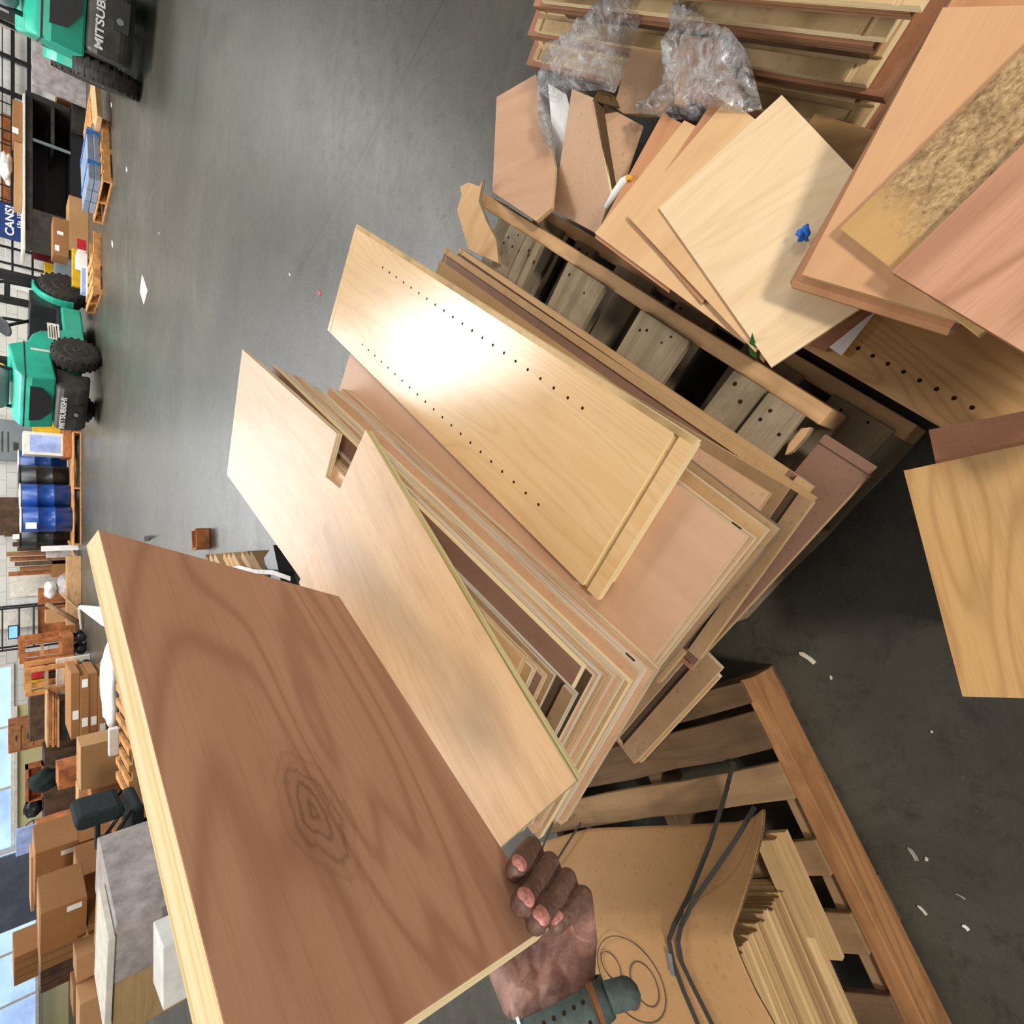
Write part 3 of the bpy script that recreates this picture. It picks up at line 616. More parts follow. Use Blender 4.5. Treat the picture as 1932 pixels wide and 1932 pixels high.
framed((1735, 8), (1050, -30), .47, 'Topmost maple panel of the upper right stack cut by the frame', 'Topmost brown board of the upper right stack cut by the frame', (1716, 20), .45)
# spacers inside the stack
for k, (px, z0, z1, lb) in enumerate((((1640, 200), .18, .238, 'lower'), ((1655, 120), .285, .342, 'middle'), ((1700, 50), .39, .426, 'upper'))):
    B = onz(px[0], px[1], z1); tag(MB().box(.05, 1.0, -.46, -.03, 0, z1 - z0, 0).obj('cabinet_box', 'pbrown', None, frame(B, 52.5, z0)), 'dark %s cabinet box body between the framed panels at upper right' % lb, 'cabinet box', G5)
# ------------------------------------------------------------------ near right: doors and torn veneer boards
def flat(z): return (onz(1500, 500, z), Vector((0, 0, 1)))
sheet3('alder_slab', 'orange alder slab with a rounded lip under the light veneer board', 'cabinet door', flat(.452), 0, (1483, 537), (1760, 44), (1797, 634), .024, 'orange', 'edgebrown', None, .48).modifiers.new('b', 'BEVEL').width = .008
sheet3('veneer_board', 'light alder board lying on the orange slab, its far corner near the brown boards', 'veneer board', flat(.4695), 0, (1513, 518), (1779, 14), (1782, 598), .0165, 'alder', 'edgetan', None, None, .46)
sheet3('veneer_board', 'torn maple board with a strip of bare chipboard, lying on the alder board', 'veneer board', flat(.4865), 0, (1585, 431), (1932, 92), (1846, 633), .0165, 'damaged', 'edgetan', None, .52)
sheet3('veneer_board', 'pink oak board on top of the torn chipboard board at the edge of the view', 'veneer board', flat(.5035), 0, (1682, 513), (1932, 270), (1932, 664), .0165, 'pinkold', 'edgebrown', None, .45, .45)
q = onz(1740, 420, .3); tag(MB().box(-.04, .06, -.05, .05, 0, .427, 0).obj('timber_block', 'pbrown', None, frame(q, 50, 0)), 'dark block of offcuts carrying the orange slab from below', 'block')
# lower panel with pin holes
zh2 = .215; hB = onz(1771, 804, zh2)
h2 = panel('cabinet_side_board', 'tan side panel with one row of pin holes lying right of the lower pallet', 'panel', (1771, 804), zh2, 49.5, .55, -.26, .02, 'alder', 'edgetan') if False else None
mm = frame(hB, 49.5, zh2 - .02)
h2 = tag(MB().box(-.30, .62, -.40, 0, 0, .02, 1, 0).obj('cabinet_side_board', ['front', 'edgetan'], None, mm), 'tan side panel with one row of pin holes lying right of the lower pallet', 'panel')
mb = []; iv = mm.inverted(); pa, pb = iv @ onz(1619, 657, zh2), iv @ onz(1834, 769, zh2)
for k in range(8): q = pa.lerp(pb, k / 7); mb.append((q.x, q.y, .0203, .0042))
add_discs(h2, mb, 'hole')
tag(MB().box(.03, .24, -.24, -.02, 0, .19, 0).obj('timber_block', 'pbrown', None, frame(hB, 49.5, .003)), 'dark offcuts under the tan side panel with one hole row', 'board')
poly('veneer_scrap', 'small white triangle of veneer under the tip of the large pale sheet', 'veneer scrap', [(1652, 588, .225), (1636, 598, .225), (1564, 655, .225), (1588, 671, .225)], .004, 'paper', 'edgetan')
poly('veneer_scrap', 'narrow brown hardboard strip under the pale sheet beside the white triangle', 'veneer scrap', [(1632, 585, .222), (1652, 590, .222), (1556, 662, .222), (1526, 652, .222)], .003, 'brownpanel', 'edgebrown')
# the figured maple panel nearest the camera with a brown one under it
tilt('cabinet_board', 'figured maple panel nearest the viewer at the right edge', 'panel', (1705, 888), .325, (1816, 1314), (1960, 832), .325, None, .30, .018, 'front', 'edgetan', zA=.325)
poly('hardboard_sheet', 'brown hardboard panel peeping out beyond the nearest figured maple panel', 'panel', [(1752, 811, .303), (1765, 872, .303), (1830, 1200, .303), (2000, 1180, .303), (1990, 764, .303)], .016, 'brownpanel', 'edgebrown')
tag(MB().box(.03, .34, .05, .24, 0, .284, 0).obj('timber_block', 'pbrown', None, frame(onz(1705, 888, .325), math.degrees(math.atan2(*((onz(1816, 1314, .325) - onz(1705, 888, .325)).yx))), .0) @ Matrix.Rotation(0, 4, 'Z')), 'dark offcuts under the nearest figured maple panel', 'board')
# small things
def lump(name, label, cat, px, py, z, r, sc, mat, seed=0, n=.35, rz=0):
    bm = bmesh.new(); bmesh.ops.create_icosphere(bm, subdivisions=3, radius=1)
    for v in bm.verts:
        d = 1 + n * noise.noise(v.co * 1.7 + Vector((seed, seed, 0))) + n * .5 * noise.noise(v.co * 4 + Vector((seed, 0, 9)))
        v.co = Vector((v.co.x * sc[0] * r * d, v.co.y * sc[1] * r * d, v.co.z * sc[2] * r * d))
    lo = min(v.co.z for v in bm.verts)
    for v in bm.verts: v.co.z -= lo
    me = bpy.data.meshes.new(name); bm.to_mesh(me); bm.free(); me.materials.append(M[mat])
    for p in me.polygons: p.use_smooth = True
    o = bpy.data.objects.new(name, me); C.objects.link(o); p = onz(px, py, z); o.location = p; o.rotation_euler = (0, 0, R(rz)); return tag(o, label, cat)
lump('tape_wad', 'crumpled blue tape wad at the left edge of the orange slab', 'tape', 1521, 447, .382, .013, (1, .85, .9), 'bluetape', 3, .7)
gl = MB().tube([onz(1143, 392, .375), onz(1160, 365, .38), onz(1176, 342, .385), onz(1186, 333, .385)], [.006, .010, .010, .005], 8).obj('marker_pen', 'paper')
MB().tube([onz(1184, 335, .386), onz(1189, 335, .386), onz(1192, 338, .386)], [.007, .007, .004], 8).obj('pen_cap', 'amber', gl); tag(gl, 'white wrapped stick with a yellow tip beside the lowest fanned sheet', 'marker')
poly('leaf', 'pointed green leaf at the near end of the large pale sheet', 'leaf', [(1419, 628, .42), (1427, 655, .40), (1428, 678, .38), (1414, 668, .385), (1413, 650, .40)], .001, 'leaf', 'leaf')
poly('leaf', 'dry tan leaf beside the pointed green leaf', 'leaf', [(1450, 650, .40), (1444, 672, .385), (1441, 684, .38), (1430, 674, .385), (1434, 662, .39)], .001, 'dryleaf', 'dryleaf')
poly('leaf', 'torn green leaf on the dark floor at the near edge of the pile', 'leaf', [(1538, 1004, .012), (1546, 1010, .012), (1548, 1032, .012), (1541, 1020, .012), (1533, 1016, .012)], .001, 'leaf', 'leaf')
poly('plastic_scrap', 'red plastic scrap sticking out under the near edge of the pile', 'plastic scrap', [(1468, 1086, .20), (1456, 1098, .20), (1428, 1124, .20), (1426, 1118, .20), (1452, 1094, .20)], .004, 'red', 'red')
for px, py, ln, w, rot, mt, lab in ((1523, 1240, .045, .013, 60, 'shaving', 'curled grey shaving on the dark floor between pile and brown pallet'),
        (1722, 1610, .03, .010, 35, 'grime', 'grey flake on the dark floor right of the red pallet rail'),
        (1740, 1716, .022, .007, 50, 'shaving', 'pale chip on the floor below the grey flake'), (1822, 1749, .013, .008, 60, 'paper', 'white pebble sized chip low on the dark floor'),
        (1748, 1620, .009, .007, 0, 'shaving', 'tiny tan crumb beside the grey flake'), (1568, 1278, .010, .006, 10, 'shaving', 'small pale chip near the curled grey shaving'),
        (1726, 1802, .020, .004, 55, 'shaving', 'thin sliver of wood low on the dark floor'), (1758, 1380, .006, .005, 0, 'shaving', 'lone speck on the floor by the nearest maple panel'),
        (1812, 1690, .018, .004, 75, 'grime', 'thin grey fibre on the floor above the white chip')):
    P = onz(px, py, 0); mb = MB(); k = [(-.5, -.3), (-.2, -.5), (.3, -.42), (.5, .1), (.35, .45), (-.1, .3), (-.45, .5)]
    mb.prism([(a * ln, b * w) for a, b in k], 0, .002, 0, 0); tag(mb.obj('floor_scrap', mt, None, frame(P, rot, .0005)), lab, 'scrap', 'scraps on the dark floor')
# ================================================================== the hall
def slab(name, x0, x1, y0, y1, z0, z1, mat): return tag(MB().box(x0, x1, y0, y1, 0, z1 - z0, 0).obj(name, mat, None, Matrix.Translation((0, 0, z0))), kind='structure')
slab('floor', -18, 18, -4, 18.4, -.2, 0, 'floor')
slab('wall_back', -4.9, 18, 18.4, 18.6, 0, 6.5, 'wall')
slab('wall_left', -18, -4.9, 18.4, 18.6, 0, 1.02, 'wallcream')
slab('trim_1', -18, -4.9, 18.3, 18.4, 1.0, 1.06, 'offwhite')
slab('trim_2', -2.9, -2.5, 18.2, 18.4, 0, 6.5, 'offwhite')
slab('trim_3', -.9, 6.2, 16.9, 17.9, .0005, .004, 'paleyellow')
M['sky1'] = emis('evening_window_glow', (170, 200, 252), 1.25)
def window(n, px0, px1, z0, z1, Y, panes, mat):
    xa, xb = atY(20, px0, Y).x, atY(20, px1, Y).x; xa, xb = min(xa, xb), max(xa, xb)
    o = tag(MB().box(xa, xb, 0, .05, 0, .06, 0).box(xa, xb, 0, .05, z1 - z0 - .06, z1 - z0, 0).obj('window_%d' % n, 'offwhite', None, Matrix.Translation((0, Y, z0))), kind='structure')
    for k in range(panes + 1):
        x = xa + (xb - xa) * k / panes; MB().box(x - .03, x + .03, -.003, .053, 0, z1 - z0, 0).obj('mullion', 'offwhite', o)
    for k in range(panes):
        x0 = xa + (xb - xa) * k / panes; x1 = xa + (xb - xa) * (k + 1) / panes
        MB().box(x0 + .03, x1 - .03, .02, .03, .06, z1 - z0 - .06, 0).obj('pane', mat, o)
window(1, 1600, 1255, 1.06, 2.6, 18.35, 3, M['sky1'])
window(2, 1990, 1606, .62, 3.2, 17.9, 4, M['sky1'])
def bg(name, label, cat, x0, x1, y0, y1, Y, dep, mat, base=None, group=None, rot=0, bevel=.006):
    """upright box that spans pixel rows x0 (top) .. x1 (bottom) and columns y0 (right) .. y1 (left) at distance Y"""
    xm = (x0 + x1) / 2; a, b = atY(xm, y1, Y), atY(xm, y0, Y); zt = atY(x0, (y0 + y1) / 2, Y).z; zb = atY(x1, (y0 + y1) / 2, Y).z
    if base is not None: zb = base
    w = b.x - a.x; c = (a.x + b.x) / 2
    mm = Matrix.Translation((c, Y, zb)) @ Matrix.Rotation(R(rot), 4, 'Z')
    o = MB().box(-w / 2, w / 2, 0, dep, 0, max(.01, zt - zb), 0).obj(name, mat, None, mm, bevel)
    o['_w'] = w; o['_h'] = zt - zb
    return tag(o, label, cat, group)
def patch(o, name, fx, fz, w, h, mat):
    """flat label on the front of a bg box; fx, fz are fractions"""
    W, H = o['_w'], o['_h']; return MB().box(-W / 2 + W * fx, -W / 2 + W * fx + w, -.004, .001, H * fz, H * fz + h, 0).obj(name, mat, o)
def text(body, size, mat, parent, mm, name='lettering', width=None, extr=.003):
    cu = bpy.data.curves.new(name, 'FONT'); cu.body = body; cu.size = size; cu.extrude = extr; cu.align_x = 'CENTER'; cu.align_y = 'CENTER'; cu.offset = size * .022
    o = bpy.data.objects.new(name, cu); C.objects.link(o); bpy.context.view_layer.update()
    me = bpy.data.meshes.new_from_object(o.evaluated_get(bpy.context.evaluated_depsgraph_get())); bpy.data.objects.remove(o)
    if width:
        xs = [v.co.x for v in me.vertices]; k = width / (max(xs) - min(xs))
        for v in me.vertices: v.co.x *= k
    me.materials.clear(); me.materials.append(M[mat]); q = bpy.data.objects.new(name, me); C.objects.link(q); q.parent = parent; q.matrix_local = mm; return q
# ------------------------------------------------------------------ fork trucks
def tyre(name, x, y, r, w, par):
    mm = Matrix.Translation((x, y, r)) @ Matrix.Rotation(R(90), 4, 'X')
    mb = MB().lathe([(r * .55, -w / 2), (r * .8, -w / 2), (r * .93, -w * .46), (r, -w * .34), (r, w * .34), (r * .93, w * .46), (r * .8, w / 2), (r * .55, w / 2)], 36)
    for k in range(22):
        q = Matrix.Rotation(6.2832 * k / 22, 4, 'Z'); mb.box(r * .97, r * 1.005, -.028, .02, -w * .47, w * .05, 0, None, q); mb.box(r * .97, r * 1.005, -.07, -.022, -w * .05, w * .47, 0, None, q)
    t = mb.obj(name, 'dark', par, mm)
    MB().lathe([(r * .56, -w * 0.445), (r * .5, -w * 0.527), (r * .3, -w * 0.445), (r * .28, -w * 0.256), (r * .16, -w * 0.256), (r * .15, -w * 0.516), (r * .1, -w * 0.539), (r * .1, w * 0.539), (r * .15, w * 0.516), (r * .16, w * 0.256), (r * .28, w * 0.256), (r * .3, w * 0.445), (r * .5, w * 0.527), (r * .56, w * 0.445)], 24).obj('hub', 'iron', t)
def truck(loc, deg, label):
    e = empty('forklift', loc, R(deg), label, 'forklift', 'green fork trucks')
    side = Matrix.Rotation(R(90), 4, 'X')      # prism pts (x, z) -> local x,z ; depth along -y
    def prof(name, pts, y0, y1, mat, bev=.03): return MB().prism(pts, 0, y1 - y0, 0, 0).obj(name, mat, e, Matrix.Translation((0, y1, 0)) @ side, bev)
    prof('body', [(-.74, .66), (-.80, .98), (-.76, 1.12), (-.62, 1.2), (.04, 1.28), (.10, 1.22), (.22, 1.02), (.46, .95), (.60, .84), (.70, .56), (.78, .5), (1.52, .5), (1.52, .19), (.38, .19), (.33, .42), (.14, .66), (-.08, .71)], -.58, .58, 'green')
    prof('hood_seam', [(-.78, 1.055), (-.78, 1.075), (.2, 1.075), (.2, 1.055)], -.583, .583, 'iron', 0)
    prof('counterweight', [(-.42, .16), (-.80, .2), (-.90, .30), (-.90, .56), (-.84, .66), (-.30, .66), (-.36, .5), (-.44, .34)], -.5, .5, 'iron', .05)
    MB().box(-.912, -.88, -.16, .16, .27, .42, 0).obj('tow_recess_shade', 'blackgloss', e); MB().lathe([(.035, 0), (.035, .03)], 12, 0, Matrix.Translation((-.93, .06, .36)) @ Matrix.Rotation(R(90), 4, 'Y')).obj('tow_pin', 'steelgrey', e)  # raised black box paints the shade of the tow recess
    MB().prism([(-.40, .98), (.40, .98), (.36, .82), (.16, .69), (-.16, .69), (-.36, .82)], 0, .03, 0, 0).obj('rear_grille', 'blackgloss', e, Matrix(((0, 0, -1, -.775), (-1, 0, 0, 0), (0, 1, 0, .02), (0, 0, 0, 1))))
    text('MITSUBISHI', .112, 'white', e, Matrix(((0, 0, -1, -.905), (-1, 0, 0, .06), (0, 1, 0, .545), (0, 0, 0, 1))), 'maker_lettering', .74)
    for s in (-1, 1):
        tyre('rear_tyre', -.06, s * .64, .36, .26, e); tyre('front_tyre', 2.12, s * .56, .41, .28, e)
        a = [(2.12 + .5 * math.cos(R(t)), .41 + .5 * math.sin(R(t))) for t in range(85, 205, 12)]; b = [(2.12 + .47 * math.cos(R(t)), .41 + .47 * math.sin(R(t))) for t in range(85, 205, 12)]
        prof('front_fender', a + b[::-1], s * .5 - .13, s * .5 + .13, 'green', 0)
        MB().tube([(2.25, s * .42, .5), (2.2, s * .42, 1.3), (1.75, s * .42, 2.1), (-.2, s * .42, 2.12), (-.45, s * .42, 1.2)], .03, 8).obj('guard_post', 'blackgloss', e)
        MB().box(2.62, 2.76, s * .3 - .05, s * .3 + .05, .12, 2.2, 0).obj('mast_rail', 'blackgloss', e)
        MB().box(2.76, 3.3, s * .22 - .06, s * .22 + .06, .1, .14, 0).obj('fork', 'iron', e)
    for z in (.5, 1.2, 1.9): MB().box(2.63, 2.7, -.3, .3, z, z + .09, 0).obj('mast_crossbar', 'blackgloss', e)
    MB().box(.72, 2.0, -.5, .5, .5, .56, 0).box(1.5, 2.0, -.5, .5, .2, .95, 0).box(.35, .75, -.3, .3, .86, 1.0, 0).obj('operator_floor_and_shade', 'blackgloss', e, None, .02)  # black floor and blocks stand in for the shaded cab interior
    MB().box(.05, .55, -.28, .28, .98, 1.12, 0).box(.0, .12, -.26, .26, 1.1, 1.6, 0).obj('seat', 'blackgloss', e, None, .04)
    MB().tube([(1.7, 0, .9), (1.35, 0, 1.3)], .03, 8).lathe([(.17, -.015), (.19, 0), (.17, .015)], 20, 0, Matrix.Translation((1.33, 0, 1.32)) @ Matrix.Rotation(R(-40), 4, 'Y')).obj('steering_wheel', 'blackgloss', e)
    MB().lathe([(.05, -.42), (.14, -.40), (.17, -.34), (.17, .34), (.14, .40), (.05, .42)], 24, 0, Matrix.Translation((-.42, 0, 1.42)) @ Matrix.Rotation(R(90), 4, 'X')).obj('gas_tank', 'steelgrey', e)
    MB().lathe([(.05, 0), (.05, .05)], 12, 0, Matrix.Translation((-.35, -.36, 1.37)) @ Matrix.Rotation(R(90), 4, 'X')).obj('tank_valve', 'amber', e)
    st = MB().box(.40, .88, -.586, -.579, .56, .73, 0).obj('plate', 'offwhite', e)
    mb = MB()
    for k in range(4): mb.box(.43, .83 - .05 * (k % 2), -.5875, -.5855, .59 + .035 * k, .605 + .035 * k, 0)
    mb.obj('plate_print', 'iron', st); MB().box(-.02, .03, -.586, -.579, .70, .98, 0).obj('sticker', 'offwhite', e)
    return e
truck((2.52, 13.15, 0), 40.3, 'green forklift with its whole right side in view, near the blue drums')
truck((6.50, 8.76, 0), 60, 'nearer green forklift seen from behind at the top corner, partly cut off')
# ------------------------------------------------------------------ drums
def drum(px, Y, mat, label, z0=.14):
    X = atY(90, px, Y).x; e = empty('drum', (X, Y, z0), 0, label, 'drum', 'steel drums on a pallet')
    MB().lathe([(.27, 0), (.285, .01), (.285, .28), (.295, .29), (.295, .31), (.285, .32), (.285, .57), (.295, .58), (.295, .60), (.285, .61), (.285, .86), (.275, .865)], 28).obj('drum_body', mat, e)
    MB().lathe([(.292, .858), (.296, .87), (.292, .882), (.27, .882), (.27, .868)], 28).obj('rim', 'offwhite' if mat == 'blue' else 'blackgloss', e)
    return e
for px, Y, mt, lb in ((980, 16.0, 'blue', 'blue drum with a white sticker'), (937, 16.35, 'blue', 'blue drum in the middle of the row'), (902, 16.75, 'blackgloss', 'black drum between two blue drums'),
                      (874, 17.3, 'blue', 'blue drum nearest the white crate, mostly hidden'), (1010, 16.6, 'blackgloss', 'black drum at the left end of the row')):
    d = drum(px, Y, mt, lb)
    if px == 980: MB().box(-.2, -.06, -.292, -.282, .62, .8, 0).obj('sticker', 'paper', d)
DK = [(.0, .14), (.2, .34), (.4, .54), (.62, .78)]
def bgpal(label, x, y, deg, mat='pallet_new', L=.82, W=1.2, zb=0): return pallet(label, Vector((x, y, 0)), deg, L, W, zb, DK, mat, mat, 0, .14, 3, False)
pX = atY(150, 1030, 15.7).x
bgpal('long pallet under the blue and black drums', pX + 2.62, 15.62, 90, L=2.0, W=2.6)
# ------------------------------------------------------------------ right part of the far side
P = onz(213, 346, 0)
bgpal('timber pallet with long grey blue boards wrapped by blue straps', P.x, P.y, 14, 'pallet_new', 1.25, 1.15)
G6 = 'grey blue boards strapped on the pallet'
for k in range(6):
    r_, c_ = divmod(k, 3); p = P + Vector((math.cos(R(14)), math.sin(R(14)), 0)) * .05 + Vector((-math.sin(R(14)), math.cos(R(14)), 0)) * (.12 + .3 * c_)
    tag(MB().box(0, 1.15 - .08 * r_, 0, .27, 0, .085, 0).obj('wrapped_board', 'bluegrey', None, frame(p, 14 + 2 * r_, .1405 + r_ * .088), .01), '%s grey blue board %s the strapped pallet load' % (['front', 'middle', 'rear'][c_], ['in the lower layer of', 'in the upper layer of'][r_]), 'board', G6)
for k in (.35, .95): tag(MB().box(k, k + .05, .1, 1.0, .087 * 2 + .003, .087 * 2 + .008, 0).box(k, k + .05, .094, .1, 0, .182, 0).obj('load_strap', 'bluetape', None, frame(P, 14, .1405)), 'blue strap around the %s half of the grey blue boards' % ('left' if k < .5 else 'right'), 'strap')
bgpal('second timber pallet further left with long white and yellow boards', *(lambda q: (q.x, q.y))(onz(193, 556, 0)), 6, 'pallet_new', 1.2, 1.0)
T = []
def add(*a, **k): o = bg(*a, **k); T.append(o); return o
c_ = 'carton'
add('long_board', 'long white board lying on the second timber pallet', 'board', 164, 176, 505, 556, 13.03, .16, 'offwhite', .141)
add('long_board', 'long board with a painted blue reflection behind the white one on the pallet', 'board', 154, 163, 505, 552, 13.25, .2, 'paleblue', .141)  # pale blue colour paints the reflection seen on this board
add('long_board', 'long yellow board standing behind the blue one', 'board', 136, 150, 470, 540, 13.65, .1, 'yellow', .141)
add('carton', 'plain white box standing at the end of the second timber pallet', c_, 145, 178, 478, 503, 13.15, .28, 'paper', .141)
pk = add('carton', 'small box with a pink label beside the plain white box', c_, 149, 178, 455, 476, 13.3, .25, 'paper', .141); patch(pk, 'label', .1, .05, .2, .14, 'red')
b1 = add('carton', 'brown carton with two white labels stacked beside the dark steel bin', c_, 100, 130, 412, 482, 14.35, .5, 'card2'); patch(b1, 'label', .55, .35, .07, .1, 'paper'); patch(b1, 'label', .1, .6, .12, .07, 'paper')
add('carton', 'large plain carton below the twice labelled carton', c_, 130, 160, 372, 475, 14.35, .6, 'card', 0)
add('steel_bin', 'dark steel bin with a wide black opening behind the strapped pallet', 'steel bin', 48, 62, 172, 436, 15.2, 1.2, 'iron')
bn = T[-1]; W, H = bn['_w'], 1.05
for n_, b in (('side_panel', (-W / 2, -W / 2 + .5, 0, 1.1, -.62, 0)), ('side_panel', (W / 2 - .12, W / 2, 0, 1.1, -.9, 0)), ('back_panel', (-W / 2, W / 2, 1.1, 1.15, -.95, 0)), ('floor_panel', (-W / 2, W / 2, 0, 1.1, -1.0, -.62)), ('shelf', (W / 2 - 1.0, W / 2 - .12, 0, 1.0, -.35, -.30))):
    MB().box(*b, 0).obj(n_, 'blackgloss' if 'panel' in n_ and n_ != 'side_panel' else 'iron', bn)
bn.name = 'steel_bin'; MB().box(W / 2 - 1.02, W / 2 - .97, -.02, .02, -.62, 0, 0).obj('bright_post', 'steelgrey', bn)
add('shelf_board', 'long white shelf board on top of the dark steel bin', 'shelf', 43, 48, 176, 470, 15.15, 1.0, 'offwhite')
zc = atY(43, 300, 15.15).z + .004
a1 = add('carton', 'low carton with a white label on the white shelf board', c_, 24, 42, 190, 264, 15.2, .5, 'card2', zc); patch(a1, 'label', .15, .4, .12, .1, 'paper')
add('carton', 'long low carton under the white bag on the shelf board', c_, 27, 42, 268, 384, 15.25, .5, 'card', zc)
bgm = atY(33, 318, 15.4)
bag = lump('plastic_bag', 'white plastic bag lying on the long low carton', 'bag', 318, 33, 1.2, .24, (1.3, .7, .42), 'white', 5, .5); bag.location = (bgm.x, 15.55, atY(27, 318, 15.25).z + .002)
for k, (x0, y0, y1) in enumerate(((2, 215, 262), (2, 266, 318), (2, 322, 372))):
    add('carton', '%s of three cartons tinted as if lit orange behind the wire rack' % ['rightmost', 'middle', 'leftmost'][k], c_, x0, 20, y0, y1, 17.3, .5, 'rust', 0)  # orange light put into the cartons' colour
rk = empty('storage_rack', (0, 0, 0), 0, 'black steel rack with wire mesh at the upper right of the far side', 'rack')
for py in (112, 178, 390): X = atY(30, py, 17.0).x; MB().box(X - .04, X + .04, 17.0, 17.08, 0, 2.6, 0).obj('upright', 'blackgloss', rk)
Xa, Xb = atY(30, 390, 17.0).x, atY(30, 60, 17.0).x
for z in (.8, 1.08, 1.9): MB().box(Xa, Xb, 16.99, 17.04, z, z + .07, 0).obj('beam', 'blackgloss', rk)
mb = MB()
for py in range(196, 390, 26): X = atY(20, py, 17.02).x; mb.box(X - .012, X + .012, 17.05, 17.07, 1.15, 2.5, 0)
for z in (1.28, 1.6): mb.box(Xa, Xb, 17.052, 17.068, z, z + .02, 0)
mb.obj('wire_mesh', 'blackgloss', rk)
add('white_sheet', 'tall white panel behind the black rack uprights', 'panel', 0, 48, 60, 172, 17.2, .08, 'paper', 0)
cn = add('banner', 'navy blue banner reading CANS hanging beyond the steel bin', 'banner', -8, 60, 388, 452, 16.5, .06, 'navy', 0)
text('CANS!', .2, 'white', cn, Matrix(((1, 0, 0, .02), (0, 0, -1, -.006), (0, 1, 0, 1.17), (0, 0, 0, 1))), 'lettering', .66)
text('15s 10x', .09, 'white', cn, Matrix(((1, 0, 0, .1), (0, 0, -1, -.006), (0, 1, 0, 1.02), (0, 0, 0, 1))), 'lettering', .4)
add('post', 'dark red post leaning below the navy banner', 'post', 62, 86, 428, 490, 16.6, .06, 'oxblood', 0)
add('crate', 'yellow ochre timber frame beside the dark red post', 'crate', 84, 102, 466, 514, 16.75, .2, 'yellow', 0)
add('carton', 'grey and white jumble box under the ochre frame', c_, 104, 136, 482, 520, 15.4, .4, 'steelgrey', 0)
r2 = empty('wire_rack', (0, 0, 0), 0, 'thin black wire rack against white sheets above the forklift tyre', 'rack')
for py in (452, 470, 500, 530): X = atY(30, py, 17.0).x; MB().box(X - .025, X + .025, 17.0, 17.04, 0, 2.0, 0).obj('upright', 'blackgloss', r2)
Xa, Xb = atY(30, 532, 17.0).x, atY(30, 448, 17.0).x
for z in (.75, 1.1, 1.4): MB().box(Xa, Xb, 16.99, 17.05, z, z + .04, 0).obj('beam', 'blackgloss', r2)
add('white_sheet', 'wide white board behind the thin wire rack', 'panel', 10, 72, 446, 548, 17.4, .05, 'paper', 0)
# timber pallets and debris behind the nearer forklift
bgpal('pallet with pale planks just beside the nearer forklift tyre', *(lambda q: (q.x - .2, q.y))(onz(190, 215, 0)), 20, 'pallet_new', 1.0, 1.0)
for k in range(4):
    q = onz(196, 214, .14); tag(MB().box(0, 1.1, 0, .1, 0, .07, 0).obj('plank', 'ptan', None, frame(q + Vector((-.02 * k, .14 + .12 * k, 0)), 24, .141 + .0), .004), '%s pale plank on the pallet beside the nearer forklift' % ['front', 'second', 'third', 'rear'][k], 'plank', 'pale planks')
add('carton', 'brown carton with torn grey plastic behind the nearer forklift', c_, 108, 126, 108, 185, 15.3, .5, 'card2', 0)
add('plastic_sheet', 'torn grey plastic hanging beside the nearer forklift', 'plastic', 60, 112, 108, 168, 14.7, .1, 'bag', 0)
add('cylinder_tank', 'dark grey box under the steel bin end', 'box', 136, 178, 196, 250, 15.0, .15, 'iron', 0)
# ------------------------------------------------------------------ centre of the far side
add('bin', 'small yellow bin behind the forklift counterweight', 'bin', 62, 92, 795, 817, 17.3, .3, 'yellow', 0)
pb = add('crate', 'white crate with a pale blue print next to the drums', 'crate', 44, 102, 815, 858, 16.1, .6, 'offwhite', .2815); patch(pb, 'print', .12, .08, .38, .52, 'paleblue')
bgpal('rough timber pallet under the white crate', pX + 2.66, 15.95, 4, 'rust', 1.2, .9)
for k in range(3): add('timber', '%s rough brown timber on the pallet below the crate' % ['lowest', 'middle', 'upper'][k], 'timber', 96, 104, 797, 862, 16.0 + .02 * k, .8, 'rust', .142 + .046 * k); T[-1].scale.z = .045 / max(.01, T[-1]['_h'])
eb = add('electrical_cabinet', 'large grey electrical cabinet on the white wall', 'cabinet', -30, 62, 792, 868, 18.1, .28, 'steelgrey')
for k, (fx, fz, w, h) in enumerate(((.2, .62, .5, .03), (.2, .5, .5, .03), (.25, .3, .2, .1))): patch(eb, ['vent_slot', 'vent_slot', 'meter'][k], fx, fz, w, h, 'iron')
add('panel_board', 'brown board leaning on the wall left of the white pillar', 'board', -20, 40, 938, 1010, 17.9, .08, 'darkwood', 0)
# ------------------------------------------------------------------ left of the drums: timber, frames, white goods
G7 = 'brown boards standing in a row left of the drums'
for k in range(9):
    y0 = 1004 + 9.2 * k; x0 = random.choice((8, 14, 22, 30, 36)) + k
    add('standing_board', '%s brown board from the drums in the row of standing boards' % ['first', 'second', 'third', 'fourth', 'fifth', 'sixth', 'seventh', 'eighth', 'ninth'][k], 'board', x0, 95, y0, y0 + 7.6, 16.9 + .12 * (k % 3), .12, random.choice(('rust', 'darkwood', 'card2', 'pbrown')), 0, G7)
add('pipe', 'white pipe standing in front of the brown boards', 'pipe', 24, 60, 1008, 1017, 16.6, .08, 'paper', 0)
add('pipe', 'short white post by the black drum', 'pipe', 78, 110, 1030, 1040, 16.1, .09, 'paper', 0)
add('carton', 'mottled pale box against the left black drum', c_, 88, 126, 1036, 1052, 16.2, .25, 'bag', 0)
add('white_cabinet', 'white appliance with a grimy front left of the brown boards', 'appliance', 20, 70, 1084, 1126, 17.7, .5, 'offwhite', 0)
add('white_cabinet', 'second white appliance with a dark stain next to the wire rack', 'appliance', 24, 68, 1131, 1146, 17.3, .4, 'white', 0)
add('carton', 'brown carton heap under grey bags by the floor line', c_, 98, 128, 1052, 1088, 16.9, .4, 'card2', 0)
